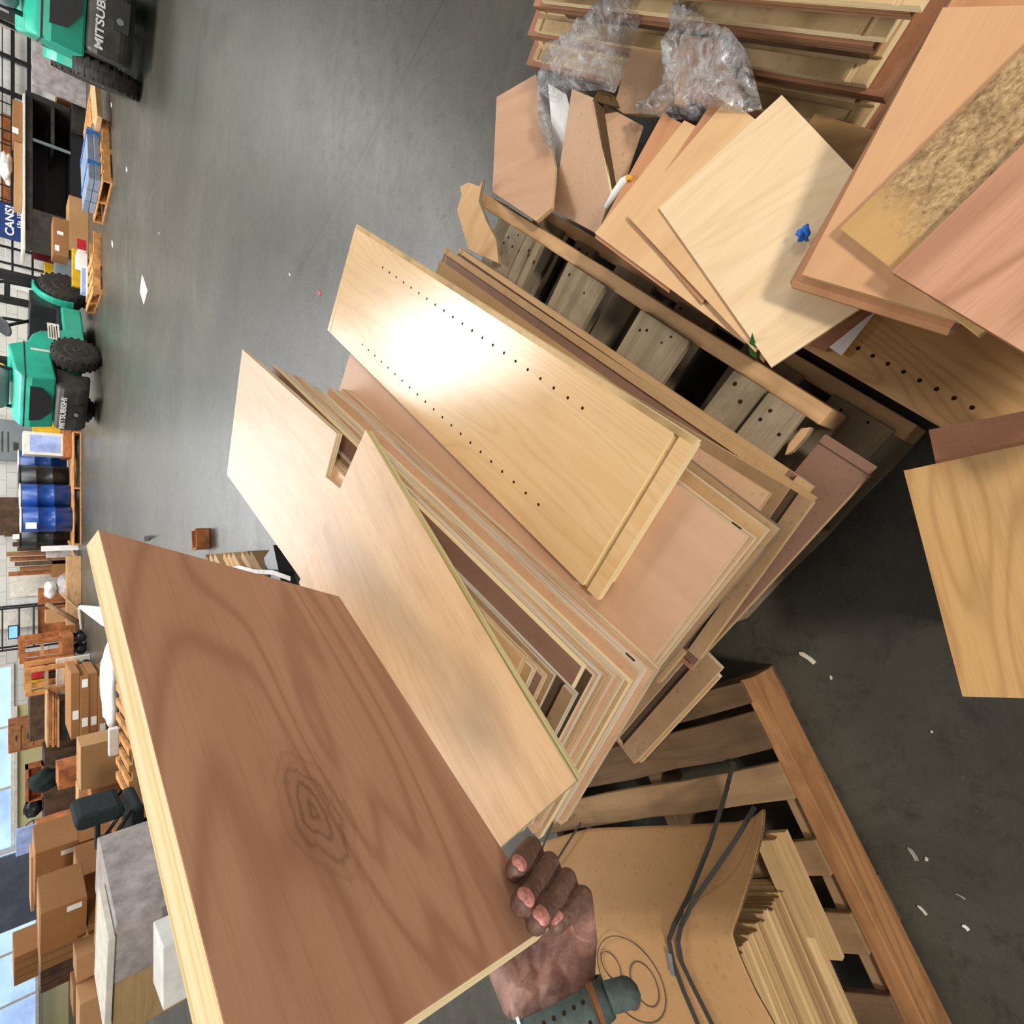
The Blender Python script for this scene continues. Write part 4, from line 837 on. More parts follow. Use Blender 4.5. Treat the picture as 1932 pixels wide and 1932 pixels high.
gb = lump('plastic_bag', 'grey plastic bag slumped behind the long floor timber', 'bag', 0, 0, 1.2, .3, (1, .7, .6), 'bag', 8, .4); q = atY(112, 1108, 16.0); gb.location = (q.x, 16.2, .001)
q = atY(98, 1126, 15.7); wb = lump('foam_block', 'white foam block on the grey plastic bag', 'foam', 0, 0, 1.2, .16, (1.2, .8, .7), 'white', 2, .3); wb.location = (gb.location.x - .05, 16.15, .385)
lt = add('timber', 'long brown timber lying on the floor left of the drums', 'timber', 125, 137, 1050, 1180, 15.6, .14, 'ptan', .001)
q0, q1 = atY(78, 1140, 15.3), atY(128, 1178, 15.3)
tag(MB().tube([Vector((q0.x, 15.35, .62)), Vector((q1.x, 15.3, .075))], .06, 4).obj('timber', 'pmid'), 'brown timber leaning diagonally over the long floor timber', 'timber')
add('timber_stand', 'orange brown timber frame behind the diagonal timber', 'frame', 72, 84, 1110, 1205, 16.75, .1, 'rust', 0)
add('carton', 'pale carton inside the timber frames', c_, 86, 106, 1152, 1176, 15.75, .3, 'card3', 0)
bw = empty('wire_shelf', (0, 0, 0), 0, 'black wire shelf with a glowing blue monitor beyond the timber frames', 'shelf')
Xa, Xb = atY(20, 1226, 16.6).x, atY(20, 1148, 16.6).x
for z in (.75, 1.0, 1.28): MB().box(Xa, Xb, 16.6, 17.0, z, z + .025, 0).obj('wire_deck', 'blackgloss', bw)
for X in (Xa, Xb): MB().box(X - .02, X + .02, 16.6, 16.64, 0, 1.9, 0).box(X - .02, X + .02, 16.96, 17.0, 0, 1.9, 0).obj('post', 'blackgloss', bw)
M['screen_on'] = emis('monitor_glow', (110, 160, 255), 2.0)
mo = add('monitor', 'small glowing blue monitor on the black wire shelf', 'monitor', 15, 31, 1180, 1206, 16.7, .04, 'blackgloss', 1.027); patch(mo, 'screen', .08, .1, mo['_w'] * .84, mo['_h'] * .8, M['screen_on'])
G12 = 'loose scrap timber and papers left of the drums'
for k, (px, xx, Y, ln, an, tl, mt, lab) in enumerate(((1062, 122, 16.05, .55, 20, 14, 'ptan', 'short pale plank propped against the brown carton heap'), (1094, 118, 15.95, .5, -35, 20, 'rust', 'reddish plank tipped over the grey plastic bag'), (1146, 116, 15.6, .45, 60, 8, 'pmid', 'grey brown offcut under the diagonal timber'),
        (1160, 106, 15.4, .6, 10, 35, 'ptan', 'pale offcut standing tilted beside the pale carton'), (1190, 118, 15.2, .5, -15, 6, 'paper', 'white painted lath on the floor by the timber cart'), (1176, 96, 15.9, .7, 80, 50, 'darkwood', 'dark lath leaning on the timber frames'))):
    q = atY(xx, px, Y); mm_ = Matrix.Translation((q.x, Y, .03)) @ Matrix.Rotation(R(an), 4, 'Z') @ Matrix.Rotation(R(-tl), 4, 'Y')
    tag(MB().box(0, ln, -.05, .05, 0, .03, 0).obj('plank', mt, None, mm_, .003), lab, 'plank', G12)
for px, xx, sz, lab in ((1070, 131, .16, 'crumpled white paper on the floor line left of the drums'), (1196, 134, .13, 'white paper scrap under the timber cart'), (1236, 139, .12, 'pale rag between the cart casters')):
    q = onz(xx, px, 0); o_ = lump('paper_wad', lab, 'paper', 0, 0, 1, sz, (1, .8, .5), 'paper', px, .5); o_.location = (q.x, q.y, .001)
# two timber carts
def cart(label, y0, y1, Y, zt, mats):
    X0, X1 = atY(90, y1, Y).x, atY(90, y0, Y).x; e = empty('timber_cart', ((X0 + X1) / 2, Y, 0), 0, label, 'cart'); w = (X1 - X0) / 2
    MB().box(-w, w, 0, .7, .22, .42, 0).obj('deck', mats, e, None, .01)
    for x in (-w, w - .09):
        for y in (0, .61): MB().box(x, x + .09, y, y + .09, .42, zt, 0).obj('post', mats, e)
    for y in (0, .61): MB().box(-w, w, y + .01, y + .08, zt, zt + .09, 0).obj('top_rail', mats, e)
    MB().box(-w, w, .02, .07, (zt + .42) / 2, (zt + .42) / 2 + .05, 0).obj('mid_rail', 'ptan', e)
    for x in (-w + .1, w - .1):
        for y in (.1, .6): MB().lathe([(.04, -.02), (.09, -.018), (.09, .018), (.04, .02)], 14, 0, Matrix.Translation((x, y, .09)) @ Matrix.Rotation(R(90), 4, 'X')).box(x - .03, x + .03, y - .03, y + .03, .15, .22, 0).obj('caster', 'blackgloss', e)
    return e
cart('timber cart with an open frame right of the other cart', 1204, 1246, 14.6, .98, 'rust'); cart('timber cart carrying dark goods, left of the other cart', 1256, 1308, 13.9, .92, 'pallet_new')
for k in range(4):
    add('goods', ['dark red bundle inside the left timber cart', 'black bundle inside the left timber cart', 'orange bundle on the left timber cart shelf', 'pale bundle beside the black bundle'][k], 'goods', 82 + 2 * k, 106, 1258 + 11 * k, 1268 + 11 * k, 14.35, .3, ['oxblood', 'blackgloss', 'rust', 'card3'][k], .422)
add('white_slab', 'white plank lying over the left timber cart deck', 'plank', 106, 112, 1244, 1312, 14.1, .08, 'offwhite', 0)
add('bundle', 'red and black printed box above the left cart', 'box', 55, 66, 1262, 1282, 15.6, .3, 'red', 0)
add('bundle', 'yellow printed box beside the red printed box', 'box', 56, 66, 1284, 1300, 15.6, .3, 'yellow', 0)
add('cabinet', 'dark stained cabinet carcass left of the timber carts', 'cabinet', 56, 90, 1312, 1396, 14.8, .6, 'darkwood', 0)
for k in range(5): add('lumber', '%s brown board of the lumber pile under the dark cabinet' % ['topmost', 'second', 'third', 'fourth', 'lowest'][k], 'lumber', 88 + 5 * k, 92.5 + 5 * k, 1308 + 3 * k, 1410 - 4 * (k % 2), 13.6, .5, ['ptan', 'rust', 'pallet_new', 'rust', 'ptan'][k], None, 'boards of the lumber pile')
add('lumber_rest', 'dark block holding up the lumber pile', 'block', 113, 140, 1330, 1395, 13.7, .4, 'iron', 0)
dr = add('dresser', 'reddish chest with three drawers in front of the window', 'dresser', 16, 56, 1364, 1418, 16.2, .5, 'rust', 0)
for k in range(3):
    f = MB().box(-dr['_w'] * .42, dr['_w'] * .42, -.02, 0, dr['_h'] - .2 - .2 * k, dr['_h'] - .04 - .2 * k, 0).obj('drawer', 'pred', dr); MB().box(-.06, .06, -.035, -.02, dr['_h'] - .13 - .2 * k, dr['_h'] - .11 - .2 * k, 0).obj('handle', 'iron', f)
sb = empty('wooden_box', (0, 0, 0), 0, 'open brown wooden box with one divider against the cream wall', 'box')
Xa, Xb = atY(65, 1512, 15.5).x, atY(65, 1446, 15.5).x; za, zb = atY(82, 1480, 15.5).z, atY(48, 1480, 15.5).z
MB().box(Xa, Xb, 15.75, 15.78, za, zb, 0).box(Xa, Xb, 15.5, 15.75, za, za + .03, 0).box(Xa, Xb, 15.5, 15.75, zb - .05, zb, 0).box(Xa, Xa + .03, 15.5, 15.75, za, zb, 0).box(Xb - .03, Xb, 15.5, 15.75, za, zb, 0).obj('box_shell', 'rust', sb)
MB().box((Xa + Xb) / 2 - .015, (Xa + Xb) / 2 + .015, 15.52, 15.75, za + .03, zb - .05, 0).obj('divider', 'ptan', sb)
add('table', 'dark table carrying the open brown wooden box', 'table', 84, 92, 1420, 1570, 15.4, .8, 'darkwood', 0)
q = atY(94, 1476, 13.4); ch = lump('chair_back', 'black padded chair standing before the cream wall', 'chair', 0, 0, 1, .2, (1, .6, 1.1), 'fabric', 3, .4); ch.name = 'padded_chair'; ch.location = (q.x, 13.6, .12 + .4)
MB().tube([(0, 0, .05), (0, 0, -.42)], .05, 8).lathe([(.3, -.52), (.28, -.48), (.05, -.44)], 12).obj('chair_base', 'blackgloss', ch)
q = atY(86, 1500, 14.6); b3 = lump('black_bag', 'black bag piled beside the padded chair', 'bag', 0, 0, 1, .17, (1.2, .7, .9), 'blackgloss', 6, .4); b3.location = (q.x - .75, 15.95, atY(84, 1495, 15.4).z + .001)
q = atY(87, 1552, 15.0); fn = empty('pedestal_fan', (q.x, 15.0, 0), 0, 'small black pedestal fan by the cream wall', 'fan')
MB().tube([(.14 * math.cos(6.2832 * k / 20), -.02, .84 + .14 * math.sin(6.2832 * k / 20)) for k in range(21)], .012, 6).obj('guard_ring', 'blackgloss', fn); MB().tube([(0, 0, .84), (0, 0, .02)], .015, 6).lathe([(.18, 0), (.16, .03), (.02, .05)], 14).obj('stand', 'blackgloss', fn)
MB().box(-.12, .12, -.03, -.01, .83, .85, 0).box(-.01, .01, -.03, -.01, .72, .96, 0).obj('fan_blade', 'iron', fn)
# ------------------------------------------------------------------ cartons and board piles at the left
G8 = 'flat brown cartons with white labels in a low stack'
for k in range(5):
    x1 = 226 - 17 * k; o = add('carton', '%s flat carton in the low stack with white shipping labels' % ['lowest', 'second', 'third', 'fourth', 'topmost'][k], c_, x1 - 16.5, x1, 1268 + (k % 2) * 5, 1398 - (k % 3) * 6, 11.0 - .02 * (k % 2), .9, 'card2', .115 * k + .001, G8); o.scale.z = .113 / max(.01, o['_h'])
    patch(o, 'label', .05 + .06 * k, .15, .14, .075 / o.scale.z, 'paper')
    if k % 2: patch(o, 'label', .82, .15, .13, .075 / o.scale.z, 'paper')
add('carton', 'big plain tan carton standing left of the low carton stack', c_, 152, 216, 1402, 1484, 9.6, .5, 'card', 0)
add('carton', 'open carton with white edge behind the big plain tan carton', c_, 110, 150, 1448, 1486, 11.6, .5, 'rust', 0)
add('carton', 'plain pale carton end left of the open carton', c_, 148, 172, 1486, 1524, 10.9, .4, 'card3', 0)
add('carton', 'brown carton with torn plastic behind the slatted rack', c_, 172, 222, 1486, 1530, 9.9, .4, 'card2', 0)
add('white_slab', 'white plastic strip above the slatted rack', 'slab', 206, 222, 1376, 1426, 8.3, .1, 'white', .33)
rr = empty('slatted_rack', atY(250, 1520, 7.6) * 1, 0, 'wooden slatted rack behind the held brown panel', 'rack'); rr.location = (atY(250, 1520, 7.6).x, 7.6, 0)
for k in range(8): MB().box(.02 + .19 * k, .10 + .19 * k, 0, .9, .30, .335, 0).obj('slat', 'pallet_new', rr)
for y in (0, .86): MB().box(0, 1.5, y, y + .04, .2, .30, 0).obj('rail', 'ptan', rr)
for x in (0, 1.44):
    for y in (0, .84): MB().box(x, x + .06, y, y + .06, 0, .2, 0).obj('leg', 'ptan', rr)
G9 = 'large brown cartons stacked behind the office chair'
big = [('Large brown carton with a label at the upper right of the big stack', 66, 148, 1591, 1700, 7.0, 0), ('Carton half hidden behind the office chair back in the big stack', 143, 212, 1576, 1648, 7.9, 0), ('Lower right carton of the big stack by the chair seat', 215, 300, 1556, 1640, 7.75, 0),
       ('Square carton in the centre of the big stack', 148, 236, 1632, 1742, 6.45, 0), ('Lowest carton in the middle of the big stack', 238, 312, 1622, 1706, 6.45, 0), ('Leftmost upper carton of the big stack', 76, 164, 1702, 1790, 5.9, 0)]
for lab, x0, x1, y0, y1, Y, _ in big:
    o = bg('carton', lab, c_, x0, x1, y0, y1, Y, .45, 'card2', 0 if lab.startswith('Lowe') else None, G9, -12); patch(o, 'label', .8, .12 if not lab.startswith('Lowe') else .55, .05, .1, 'paper'); MB().box(-o['_w'] / 2 + .05, o['_w'] / 2 - .05, .1, .45, o['_h'], o['_h'] + .002, 0).obj('tape', 'card3', o)
bg('carton', 'wide carton under the leftmost column of the big stack', c_, 166, 300, 1712, 1796, 5.95, .3, 'card2', 0, None, -12)
# office chair
q = atY(240, 1560, 6.0); oc = empty('office_chair', (q.x, 6.0, 0), 0, 'black office chair with its back to the right among the cartons', 'office chair')
zt, zb = atY(136, 1530, 6.0).z, atY(228, 1530, 6.0).z; bxr = atY(180, 1514, 6).x - q.x
mb = MB().box(bxr - .12, bxr, -.24, .24, zb, zt, 0); mb.obj('backrest', 'fabric', oc, None, .05)
MB().box(-.30, bxr - .04, -.25, .25, .50, .60, 0).obj('seat', 'fabric', oc, None, .04)
for s in (-.27, .27):
    MB().box(-.24, .06, s - .035, s + .035, .76, .80, 0).obj('armrest', 'fabric', oc, None, .015); MB().tube([(-.2, s, .76), (.1, s * .9, .56)], .018, 6).tube([(.02, s, .77), (bxr - .06, s * .9, .6)], .018, 6).obj('arm_support', 'blackgloss', oc)
MB().tube([(0, 0, .5), (0, 0, .1)], .03, 8).obj('gas_column', 'blackgloss', oc)
for k in range(5):
    a = 6.2832 * k / 5; l = MB().tube([(0, 0, .11), (.28 * math.cos(a), .28 * math.sin(a), .08)], .022, 6).obj('base_leg', 'blackgloss', oc); MB().lathe([(.015, -.02), (.035, -.018), (.035, .018), (.015, .02)], 10, 0, Matrix.Translation((.28 * math.cos(a), .28 * math.sin(a), .035)) @ Matrix.Rotation(R(90), 4, 'X')).obj('caster', 'blackgloss', l)
# wrapped timber crate at the lower left
wc = bg('timber_bundle', 'bundle of timber under grey plastic wrap beside the held panel', 'timber bundle', 215, 330, 1700, 1960, 4.6, .9, 'slat', 0, None, -14)
MB().box(wc['_w'] / 2 * .02, wc['_w'] / 2 + .006, -.008, .906, wc['_h'] * .1, wc['_h'] + .008, 0).obj('plastic_wrap', 'bag', wc, None, .012)
bg('white_board', 'white board resting on the plastic wrapped timber bundle', 'board', 200, 214, 1752, 1970, 4.55, .5, 'offwhite', wc['_h'] + .010, None, -14)
o = bg('carton', 'white printed box at the foot of the wrapped timber bundle', c_, 308, 372, 1772, 1890, 4.0, .3, 'paper', 0); patch(o, 'print', .2, .3, .12, .08, 'steelgrey'); patch(o, 'print', .5, .5, .1, .05, 'red')
G10 = 'flattened brown cartons stacked at the far left'
for k in range(10):
    xx, yy = (26, 1796) if k < 4 else (76, 1782)
    o = bg('carton', '%s upended flat carton from the window in the %s at far left' % (['first', 'second', 'third', 'fourth', 'first', 'second', 'third', 'fourth', 'fifth', 'sixth'][k], 'high row' if k < 4 else 'low row'), c_, xx, xx + 56, yy + 13.5 * (k if k < 4 else k - 4), yy + 13 + 13.5 * (k if k < 4 else k - 4), 7.9 if k < 4 else 7.4, .5, random.choice(('card2', 'darkwood', 'card2')), None if k < 4 else 0, G10)
bg('carton', 'tan carton with a red stamp left of the low row of upended cartons', c_, 144, 186, 1800, 1846, 5.6, .25, 'card3', 0); bg('carton', 'dark brown carton below the tan stamped carton', c_, 138, 214, 1850, 1900, 5.75, .25, 'card2', 0)
bg('carton', 'plain tan carton at the bottom left corner of the view', c_, 150, 216, 1880, 1960, 5.35, .25, 'card3', 0); bg('carton', 'low carton carrying the high row of upended cartons', c_, 83, 140, 1780, 1860, 7.86, .55, 'card2', 0)
bg('shutter', 'dark slate roller shutter in the blue glazed opening', 'shutter', -10, 62, 1612, 1752, 12.5, .06, 'screen', 0); bg('timber_rest', 'pale timber frame on top of the big carton stack', 'frame', 58, 66, 1616, 1720, 7.2, .3, 'card3')
bg('white_sheet', 'pale lilac sheet hanging right of the slate shutter', 'sheet', 30, 72, 1560, 1610, 12.0, .05, 'paleblue', 0)
bg('crate', 'brown crate under the pale lilac sheet', 'crate', 72, 104, 1566, 1610, 10.5, .5, 'rust', 0)
# white foam behind the held panel
q = onz(205, 1165, 0); fo = poly('foam_sheet', 'white foam sheet with a rounded corner lying on the floor beyond the held panel', 'foam', [(147, 1146, .12), (150, 1142, .12), (200, 1146, .12), (240, 1200, .12), (192, 1180, .12)], .04, 'white', 'white')
q = onz(226, 1290, 0); hb = lump('bubble_wrap', 'rolled heap of white bubble wrap beyond the held panel', 'bubble wrap', 0, 0, 1, .42, (1.7, .8, .30), 'white', 4, .2); hb.location = (q.x + .05, q.y - .1, .001)
# boxes near the held panel's top edge
q = onz(398, 1034, 0); e = empty('wooden_box', (q.x, q.y, 0), R(8), 'small open brown wooden box on the floor beyond the held panel', 'box')
w_, d_, h_ = .19, .16, .12
for b in ((0, w_, 0, .012, 0, h_), (0, w_, d_ - .012, d_, 0, h_), (0, .012, 0, d_, 0, h_), (w_ - .012, w_, 0, d_, 0, h_)): MB().box(*b, 0).obj('side_board', 'rust', e)
MB().box(0, w_, 0, d_, 0, .01, 0).obj('bottom_board', 'darkwood', e)
q0 = onz(500, 1085, 0); G11 = 'wood strips under plastic beside the left stack'
for k in range(9):
    q = onz(428 + 13 * k, 1078, 0); tag(MB().box(-.02, .30, 0, .055, 0, .10 + .012 * (k % 3), 0).obj('wood_strip', random.choice(('slat', 'pmid', 'ptan', 'tan')), None, frame(q, 62, .001), .002), '%s wood strip in the row lying beyond the left stack' % nth[k], 'wood strip', G11)
pw = band('plastic_film', 'strip of white plastic over the row of wood strips', [(425, 1078, .135), (450, 1070, .14), (480, 1078, .135), (515, 1080, .13), (548, 1092, .12)], .03, 'bag', None, .003, 'plastic')
tag(MB().box(-.2, .12, -.1, .1, 0, .1, 0).obj('black_box', 'blackgloss', None, frame(onz(540, 1068, 0), 30, .0)), 'black box at the end of the row of wood strips', 'box')
poly('floor_scrap', 'black pointed scrap on the floor just above the held panel edge', 'scrap', [(272, 1012, .05), (288, 1010, .05), (281, 1017, .02), (284, 1025, .01), (272, 1022, .01)], .004, 'blackgloss', 'blackgloss')
# scraps on the far floor
poly('paper_sheet', 'white paper diamond lying on the shiny floor before the forklift', 'paper', [(268, 518, .002), (278, 548, .002), (271, 574, .002), (264, 550, .002)], .002, 'paper', 'paper')
for x, y, w, mt, lab in ((239, 320, .06, 'paper', 'white scrap on the floor before the strapped pallet'), (212, 460, .09, 'paper', 'white wrapper at the corner of the second timber pallet'), (603, 552, .03, 'red', 'small orange scrap on the bare floor beyond the pile'),
                         (210, 198, .08, 'paper', 'thin white strip on the floor near the pale planks'), (547, 518, .016, 'paper', 'tiny white speck on the bare floor beyond the pile'), (300, 440, .02, 'paper', 'pale speck on the open floor')):
    q = onz(x, y, 0); tag(MB().prism([(-w, -w * .4), (w, -w * .3), (w * .7, w * .4), (-w * .8, w * .35)], 0, .002, 0, 0).obj('floor_scrap', mt, None, frame(q, 40, .0005)), lab, 'scrap')
for o in C.objects:
    for k in ('_w', '_h'):
        if k in o: del o[k]
# ------------------------------------------------------------------ light
def area(name, loc, tgt, sx, sy, power, col=(1, 1, 1)):
    l = bpy.data.lights.new(name, 'AREA'); l.shape = 'RECTANGLE'; l.size = sx; l.size_y = sy; l.energy = power; l.color = col
    o = bpy.data.objects.new(name, l); C.objects.link(o); o.location = loc; o.rotation_euler = (Vector(tgt) - Vector(loc)).to_track_quat('-Z', 'Y').to_euler(); return o
area('ceiling_or_fill_light', (3.5, 8.7, 6.3), (3.5, 8.7, 0), 2.1, 4.6, 620, (.98, .99, 1))
area('ceiling_or_fill_light', (-.3, -7.5, 6.3), (-.1, 1, .8), 1.3, 1.0, 780, (1, .94, .85))
area('ceiling_or_fill_light', (4.5, -3.5, 5.6), (.1, .6, .8), 1.6, 1.2, 110, (1, .95, .87))  # added fill to brighten the held panel's face, no known lamp
area('ceiling_or_fill_light', (.2, 15, 5.2), (0, 2, .8), 4.4, 1.7, 260, (.95, .98, 1))
area('ceiling_or_fill_light', (-6.5, 10, 6.3), (-6.5, 10, 0), 2.5, 3.5, 420, (1, .97, .92))  # added to lift the far left wall's brightness, no known lamp
area('ceiling_or_fill_light', (1.5, 13.6, 6.3), (1.5, 13.6, 0), 7, 1.2, 520, (.96, .98, 1))  # added to brighten the far floor and back wall, no known lamp
area('ceiling_or_fill_light', (9, 12, 6.3), (9, 12, 0), 2.5, 2.5, 380, (1, .97, .92))  # added to brighten the far right side, no known lamp
w = bpy.data.worlds.new('hall'); bpy.context.scene.world = w; w.use_nodes = True
w.node_tree.nodes['Background'].inputs[0].default_value = (1, .98, .95, 1); w.node_tree.nodes['Background'].inputs[1].default_value = .33
sc = bpy.context.scene
sc.view_settings.view_transform = 'Standard'; sc.view_settings.look = 'None'; sc.view_settings.exposure = 0; sc.view_settings.gamma = 1; sc.view_settings.use_curve_mapping = False
sc.render.engine = 'CYCLES'; sc.cycles.use_denoising = True; sc.cycles.max_bounces = 8; sc.cycles.transparent_max_bounces = 16
# ================================================================== the held panel and the hand
_q = [(185, 998), (640, 1125), (1040, 1745), (470, 2125)]
_r = [ray(*p) for p in _q]
_m = Matrix((-_r[1], _r[2], -_r[3])).transposed(); _s = _m.inverted() @ (-_r[0])
HA, HB, HC, HD = _r[0] * 1, _r[1] * _s[0], _r[2] * _s[1], _r[3] * _s[2]
k_ = .45 / _s[1]
HA, HB, HC, HD = [CAM + v * k_ for v in (HA, HB, HC, HD)]
eu = (HB - HC).normalized(); nf = eu.cross(HD - HC).normalized()
if nf.dot(CAM - HC) < 0: nf = -nf
ev = nf.cross(eu)
if ev.dot(HD - HC) < 0: eu, ev = eu, -ev
LU, LV, TB = (HB - HC).length, (HD - HC).dot(ev), .019
ax = eu; az = nf; ay = az.cross(ax)
mm = Matrix((ax, ay, az)).transposed().to_4x4(); mm.translation = HC - nf * TB
sgn = 1 if ay.dot(ev) > 0 else -1
mb = MB().box(0, LU, min(0, sgn * LV), max(0, sgn * LV), 0, TB, 1, 0)
held = tag(mb.obj('plywood_board', ['held', 'edgepale'], None, mm, .0008), 'brown lauan plywood panel gripped by the dark skinned hand in front of the view', 'panel')
kr = ray(596, 1532); kp = CAM + kr * ((HC - CAM).dot(nf) / kr.dot(nf)); kl = mm.inverted() @ kp
t = NT('brown_lauan_with_knot'); t.t.nodes.clear()
src = M['held'].copy(); src.name = 'brown_lauan_with_knot_face'; t.m = src; t.t = src.node_tree; t.b = next(n for n in t.t.nodes if n.type == 'BSDF_PRINCIPLED')
lk = t.b.inputs['Base Color'].links[0].from_socket; tc = t.n('ShaderNodeTexCoord'); sb = t.n('ShaderNodeVectorMath', operation='SUBTRACT'); sb.inputs[1].default_value = kl; t.l(tc.outputs['Object'], sb.inputs[0])
sc_ = t.n('ShaderNodeVectorMath', operation='MULTIPLY'); sc_.inputs[1].default_value = (.62, 1.15, 0); t.l(sb.outputs[0], sc_.inputs[0]); ln = t.n('ShaderNodeVectorMath', operation='LENGTH'); t.l(sc_.outputs[0], ln.inputs[0])
t.add = sb; kn = t.noise(t.mapped((22, 40, 1)), 1, 4, .6); di = t.math('ADD', ln.outputs['Value'], t.math('MULTIPLY', t.math('SUBTRACT', kn.outputs[0], .5), .034))
rg = t.math('POWER', t.math('ADD', t.math('MULTIPLY', t.math('SINE', t.math('MULTIPLY', di, 640)), .5), .5), 3.)
fo_ = t.ramp(di, [(.004, (1, 1, 1, 1)), (.020, (.75, .75, .75, 1)), (.034, (.2, .2, .2, 1)), (.05, (0, 0, 0, 1))]).outputs[0]
c1_ = t.mix(t.math('MULTIPLY', fo_, .45), lk, (120, 78, 56)); c2_ = t.mix(t.math('MULTIPLY', t.math('MULTIPLY', rg, fo_), .5), c1_, (92, 58, 42)); t.l(c2_, t.b.inputs['Base Color'])
held.data.materials[0] = src
# hand: swept spheres joined into one skin
def hp(px, py, d): return atd(px, py, d)
blobs = []
def chain(*pts):
    for (a, b) in zip(pts[:-1], pts[1:]):
        A, ra = a; B, rb = b; n = max(2, int((A - B).length / .0012))
        for k in range(n + 1): f = k / n; blobs.append((A.lerp(B, f), ra + (rb - ra) * f))
FING = {
 'index': [(1040, 1700, .512, .0112), (1002, 1600, .500, .0104), (984, 1622, .472, .0100), (972, 1641, .452, .0090)],
 'middle': [(1066, 1724, .510, .0112), (1035, 1629, .490, .0103), (1004, 1675, .455, .0099), (984, 1704, .427, .0097)],
 'ring': [(1092, 1746, .502, .0108), (1068, 1660, .480, .0101), (1035, 1706, .450, .0095), (1012, 1740, .422, .0093)],
 'pinky': [(1106, 1772, .490, .0105), (1098, 1693, .470, .0098), (1071, 1722, .452, .0086), (1049, 1744, .441, .0076)]}
for f in FING.values(): chain(*[(hp(x, y, d), r) for x, y, d, r in f])
# palm fan, heel, thumb and forearm
Wc = hp(1050, 1890, .447)
chain((hp(1104, 1768, .488), .0112), (hp(1094, 1800, .478), .0150), (hp(1082, 1846, .462), .0190), (hp(1078, 1890, .447), .0195))
chain((hp(1084, 1752, .497), .0115), (hp(1064, 1800, .484), .0165), (hp(1052, 1856, .464), .0200), (Wc, .0225))
chain((hp(1058, 1740, .503), .0110), (hp(1030, 1800, .490), .0160), (hp(1030, 1860, .466), .0200))
chain((hp(1035, 1720, .505), .0110), (hp(1002, 1800, .495), .0150), (hp(1005, 1862, .468), .0205), (hp(1012, 1900, .447), .0210))
chain((hp(985, 1880, .460), .0190), (hp(955, 1830, .487), .0160), (hp(925, 1785, .505), .0125), (hp(890, 1735, .515), .0110), (hp(862, 1695, .520), .0092))
FA = hp(1112, 2120, .385)
chain((hp(1080, 1890, .447), .0195), (hp(1098, 1950, .430), .0215), (FA + (hp(1108, 1950, .43) - hp(1066, 1950, .43)), .034))
chain((Wc, .0225), (hp(1068, 1950, .432), .0240), (FA, .036))
chain((hp(1004, 1892, .450), .0200), (hp(1026, 1955, .436), .0225), (FA - (hp(1108, 1950, .43) - hp(1066, 1950, .43)), .034))
bm = bmesh.new()
ico = bmesh.new(); bmesh.ops.create_icosphere(ico, subdivisions=2, radius=1); iv_ = [v.co.copy() for v in ico.verts]; if_ = [[v.index for v in f.verts] for f in ico.faces]; ico.free()
V, F_ = [], []
for p, r in blobs:
    b = len(V); V += [tuple(p + v * r) for v in iv_]; F_ += [[b + i for i in f] for f in if_]
bm.free()
me = bpy.data.meshes.new('tmp'); me.from_pydata(V, [], F_); tmp = bpy.data.objects.new('tmp', me); C.objects.link(tmp)
rm = tmp.modifiers.new('r', 'REMESH'); rm.mode = 'VOXEL'; rm.voxel_size = .0009
s_ = tmp.modifiers.new('s', 'SMOOTH'); s_.iterations = 5; s_.factor = .5
bpy.context.view_layer.update()
me2 = bpy.data.meshes.new_from_object(tmp.evaluated_get(bpy.context.evaluated_depsgraph_get())); bpy.data.objects.remove(tmp); bpy.data.meshes.remove(me)
me2.name = 'person_arm'
# creases of the palm and knuckles pressed in, and paler palm skin stored as a colour
def near(p, a, b):
    d = b - a; t = max(0, min(1, (p - a).dot(d) / d.dot(d))); return (p - a - d * t).length
crease = [(hp(1066, 1752, .478), hp(1122, 1742, .474)), (hp(1040, 1770, .478), hp(1085, 1748, .476)), (hp(985, 1848, .452), hp(1040, 1800, .470)), (hp(1008, 1885, .432), hp(1100, 1856, .440))]
knuck = [(hp(990, 1612, .455), hp(1004, 1632, .462)), (hp(996, 1668, .440), hp(1018, 1682, .443)), (hp(1028, 1694, .436), hp(1046, 1710, .44)), (hp(1060, 1712, .44), hp(1078, 1730, .444))]
palmc = [(hp(1060, 1800, .474), .030), (hp(1030, 1830, .462), .030), (hp(1090, 1770, .478), .020), (hp(965, 1890, .45), .036), (hp(1110, 1740, .478), .016), (hp(945, 1850, .47), .03)]
col = me2.color_attributes.new('skin_tone', 'FLOAT_COLOR', 'POINT'); nrm = [v.normal.copy() for v in me2.vertices]
for i, v in enumerate(me2.vertices):
    p = v.co; d = 0
    for a, b in crease: q = near(p, a, b); d += .0016 * math.exp(-(q / .0017) ** 2)
    for a, b in knuck: q = near(p, a, b); d += .0006 * math.exp(-(q / .0015) ** 2)
    d += .00025 * noise.noise(p * 260) 
    f = 0
    for c, r in palmc: f = max(f, math.exp(-((p - c).length / r) ** 2))
    f *= .75 + .5 * noise.noise(p * 55)
    sm_ = max(0, noise.noise(p * 70 + Vector((3, 1, 7)))) * .5
    col.data[i].color = (max(0, min(1, f)), max(0, min(1, sm_ + d * 260)), 0, 1)
    v.co = p - nrm[i] * d
for p in me2.polygons: p.use_smooth = True
t = NT('dark_brown_skin'); va = t.n('ShaderNodeVertexColor'); va.layer_name = 'skin_tone'; sp = t.n('ShaderNodeSeparateColor'); t.l(va.outputs[0], sp.inputs[0]); t.coords((1, 1, 1))
n1 = t.noise(t.mapped((160, 160, 160)), 1, 5, .7); n2 = t.noise(t.mapped((900, 900, 900)), 1, 3, .6)
